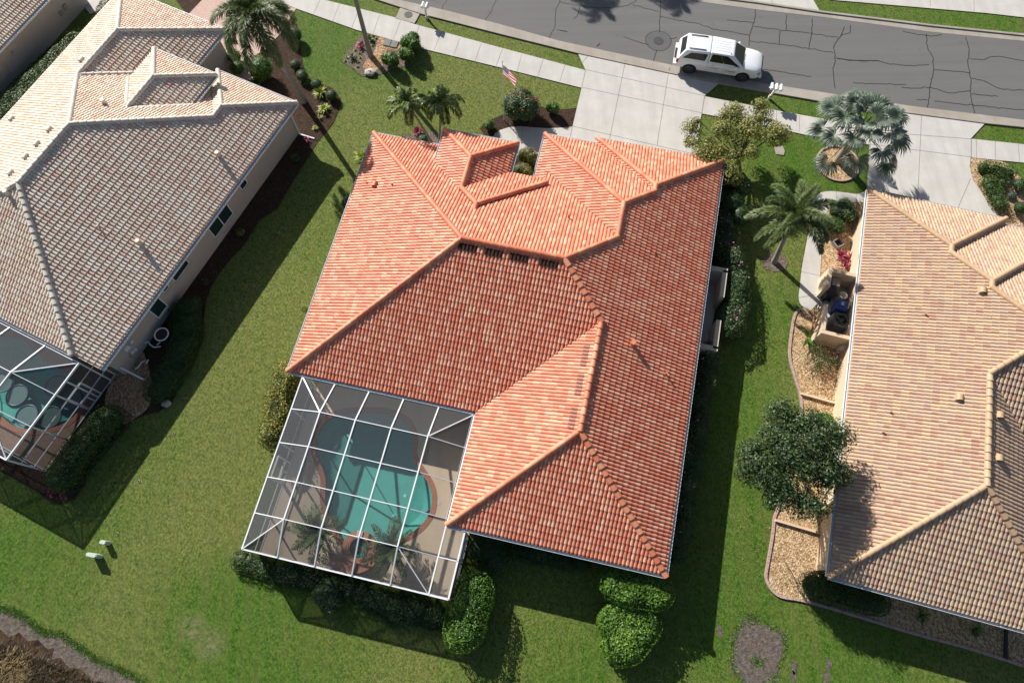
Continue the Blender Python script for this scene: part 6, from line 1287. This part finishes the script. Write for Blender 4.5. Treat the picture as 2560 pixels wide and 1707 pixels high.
# street bed
shrub(1029, 106, .78, 1.3, 'bright', 'largest green bush of the street bed beside the sidewalk', size=.13, lobes=4, tb=.48); shrub(1019, 136, .62, 1.2, 'bright', 'yellowish green bush in the middle of the street bed trio', size=.13, lobes=3, tb=.56); shrub(978, 147, .68, 1.2, 'bright', 'green bush nearest the palm trunk in the street bed', size=.13, lobes=3, tb=.48)
spiky(903, 110, .35, .5, 'pink', 'magenta ti plant left of the tall palm trunk', 26, .09, name='ti_plant'); spiky(926, 97, .3, .35, 'dark', 'small dark rosette right of the tall palm trunk', 26, .08); spiky(880, 141, .35, .4, 'dark', 'small dark rosette in the left corner of the street bed', 26, .09)
for (x, y) in [(800, 218), (878, 232), (945, 278), (893, 340), (870, 420), (700, 340), (530, 510), (618, 570), (365, 650), (628, 658), (338, 728), (460, 742), (597, 745), (578, 840)]:
    spiky(820+x/7.84, 60+y/7.84, .12, .12, 'lime', 'tiny lime green tuft planted in the grey mulch of the street bed', 22, .04, 'lime tufts of the street bed', 'small_tuft', 'plant')
# front of the orange house
shrub(1303, 262, 1.15, 2.1, 'bush', 'big dark rounded bush with red flowers beside the flagpole', n=3600, size=.13, lobes=6, tb=.48, fl=('red', 26, .13), name='flowering_bush')
shrub(1383, 268, .5, 1.0, 'bright', 'small upright shrub between the big flowering bush and the driveway', tb=.5, lobes=3); shrub(1223, 312, .42, .7, 'bright', 'small green shrub at the left end of the front mulch bed', tb=.55)
shrub(1322, 388, .7, 1.3, 'olive', 'yellowish shrub with red blooms in the entry court nearer the walkway', size=.08, tb=.45, fl=('red', 8, .08), lobes=3); shrub(1311, 425, .65, 1.2, 'olive', 'yellowish shrub with red blooms in the entry court nearer the roof', size=.08, tb=.42, fl=('red', 8, .08), lobes=3)
spiky(1044, 326, .42, .5, 'pink', 'bright pink ti plant between the twin palms and the lawn', 34, .11, name='ti_plant'); shrub(1058, 348, .4, .5, 'bush', 'low dark shrub between the twin palm trunks and the pink plant', tb=.4)
spiky(906, 388, .5, .8, 'lime', 'cream and yellow leafed plant beside the upper left eave of the orange roof', 34, .12); shrub(872, 508, .55, .9, 'hedge', 'dark round shrub half hidden by the left eave of the orange roof', tb=.35)
shrub(763, 772, .28, .8, 'olive', 'small yellowish shrub peeking from under the left eave of the orange roof', tb=.5, lobes=3, core=False)
# marsh reeds, dry grass, fallen leaves
mb = MB(); BK = [G(*p) for p in [(-60, 1640), (60, 1625), (150, 1680), (250, 1720), (200, 1760), (-60, 1760)]]
n = 5200; X = np.c_[rng.uniform(-110, 330, n), rng.uniform(1600, 1790, n)]; keep = X[:, 1] > 1612+(np.maximum(X[:, 0], 0)*.42); X = X[keep]; V = []; T = []
for x, y in X:
    p = G(x, y); a = rng.normal(.9, .7); e = rng.uniform(.15, 1.0); L = rng.uniform(.25, .75); d = np.array([math.cos(a)*math.cos(e), math.sin(a)*math.cos(e), math.sin(e)]); s_ = np.cross(d, (0, 0, 1.)); s_ /= np.linalg.norm(s_); w_ = .014
    q = p+d*L*.6; r_ = p+d*L-np.array([0, 0, L*.3]); V += [p-s_*w_, p+s_*w_, q+s_*w_, q-s_*w_, q-s_*w_, q+s_*w_, r_+s_*.003, r_-s_*.003]; T += [.30*rng.random()+.5*(x < 70)*(y > 1640)]*2
m_ = len(T); mb.add(np.array(V), np.arange(4*m_).reshape(m_, 4), np.clip(T, 0, 1)); tag(mb.build('marsh_grass', M['leaf_straw']), kind='stuff')
mb = MB(); V = []; T = []
for i in range(170):
    x, y = rng.normal(1905, 55), rng.uniform(1140, 1420)
    if 1833 < x < 1990: p = G(x, y, .03); V.append(p); T.append(rng.random())
leaves(mb, np.array(V), np.tile([0, 0, 1.], (len(V), 1)), .09, np.array(T), .5); tag(mb.build('fallen_leaves', M['leaf_dead']), kind='stuff')
m = MB()
for a, b, r in [((1958, 1396), (1995, 1470), .02), ((1978, 1430), (2000, 1482), .015), ((1968, 1440), (1976, 1462), .012), ((1985, 1450), (2004, 1440), .012)]: m.tube([G(*a, .12), (G(*a)+G(*b))/2+[0, 0, .25], G(*b, .08)], [r, r*.8, r*.4], 6)
tag(m.build('dead_branch', M['bark']), 'thin dead branch lying on the sunny gravel corner', 'branch')
# ragged grass along the bare patch, and turf tufts over the lawn edge
def edge_tufts(px, n, sp, h=.07):
    P = [G(*q) for q in px]; V = []; T = []
    for _ in range(n):
        i = rng.integers(len(P)-1); p = P[i]+(P[i+1]-P[i])*rng.random()+np.append(rng.normal(0, sp, 2), 0)
        a = rng.random()*6.28; L = rng.uniform(.05, .13); d = np.array([math.cos(a)*.7, math.sin(a)*.7, .7]); s_ = np.array([-math.sin(a), math.cos(a), 0]); V += [p-s_*.012, p+s_*.012, p+d*L+s_*.004, p+d*L-s_*.004]; T.append(rng.random())
    return np.array(V), np.array(T)
mb = MB()
for px, n, sp in [(BANK[1:-1], 5200, .10), ([(1850, 1560), (1900, 1550), (1955, 1580), (1962, 1610), (1945, 1680), (1925, 1705)], 700, .08), ([(1925, 1705), (1870, 1725), (1830, 1660), (1832, 1600), (1850, 1560)], 700, .08), ([(1855, 1535), (1890, 1540)], 400, .12), ([(1880, 1640), (1890, 1660), (1905, 1650)], 260, .12)]:
    V, T = edge_tufts(px, n, sp); mb.add(V, np.arange(len(V)).reshape(-1, 4), T)
for nm in [o.name for o in bpy.data.objects if o.name.split('.')[0] in ('mulch_bed', 'street_bed', 'sidewalk', 'driveway', 'side_walkway')]:
    o = bpy.data.objects[nm]; ec = {}
    for pl in o.data.polygons:
        for e in pl.edge_keys: ec[e] = ec.get(e, 0)+1
    for e, k_ in ec.items():
        if k_ != 1: continue
        p, q = (np.array(o.data.vertices[v].co) for v in e); L = np.linalg.norm(q-p)
        if max(abs(p[0]), abs(q[0])) > 34 or L < .02: continue
        hard = nm.split('.')[0] in ('sidewalk', 'driveway', 'side_walkway'); nn = int(L*(9 if hard else 22)); V = []; mid = (p+q)/2
        if not nn: continue
        oc = sum((np.array(v.co) for v in o.data.vertices), np.zeros(3))/len(o.data.vertices); out_ = np.array([-(q-p)[1], (q-p)[0], 0])/L; out_ *= 1 if (mid-oc)@out_ > 0 else -1
        for _ in range(nn):
            c_ = p+(q-p)*rng.random(); c_[2] = 0; c_ = c_+out_*(.02+abs(rng.normal(0, .03))) if hard else c_+np.append(rng.normal(0, .05, 2), 0)
            a = rng.random()*6.28; L2 = rng.uniform(.04, .10); d = np.array([math.cos(a)*.6, math.sin(a)*.6, .8]); s_ = np.array([-math.sin(a), math.cos(a), 0]); V += [c_-s_*.012, c_+s_*.012, c_+d*L2+s_*.004, c_+d*L2-s_*.004]
        if nm.startswith('driveway') and mid[1] < G(1500, 346)[1]: continue
        mb.add(np.array(V), np.arange(len(V)).reshape(-1, 4), np.clip(rng.normal(.4, .2, len(V)//4), 0, 1))
tag(mb.build('grass_tufts', M['leaf_bright']), kind='stuff')
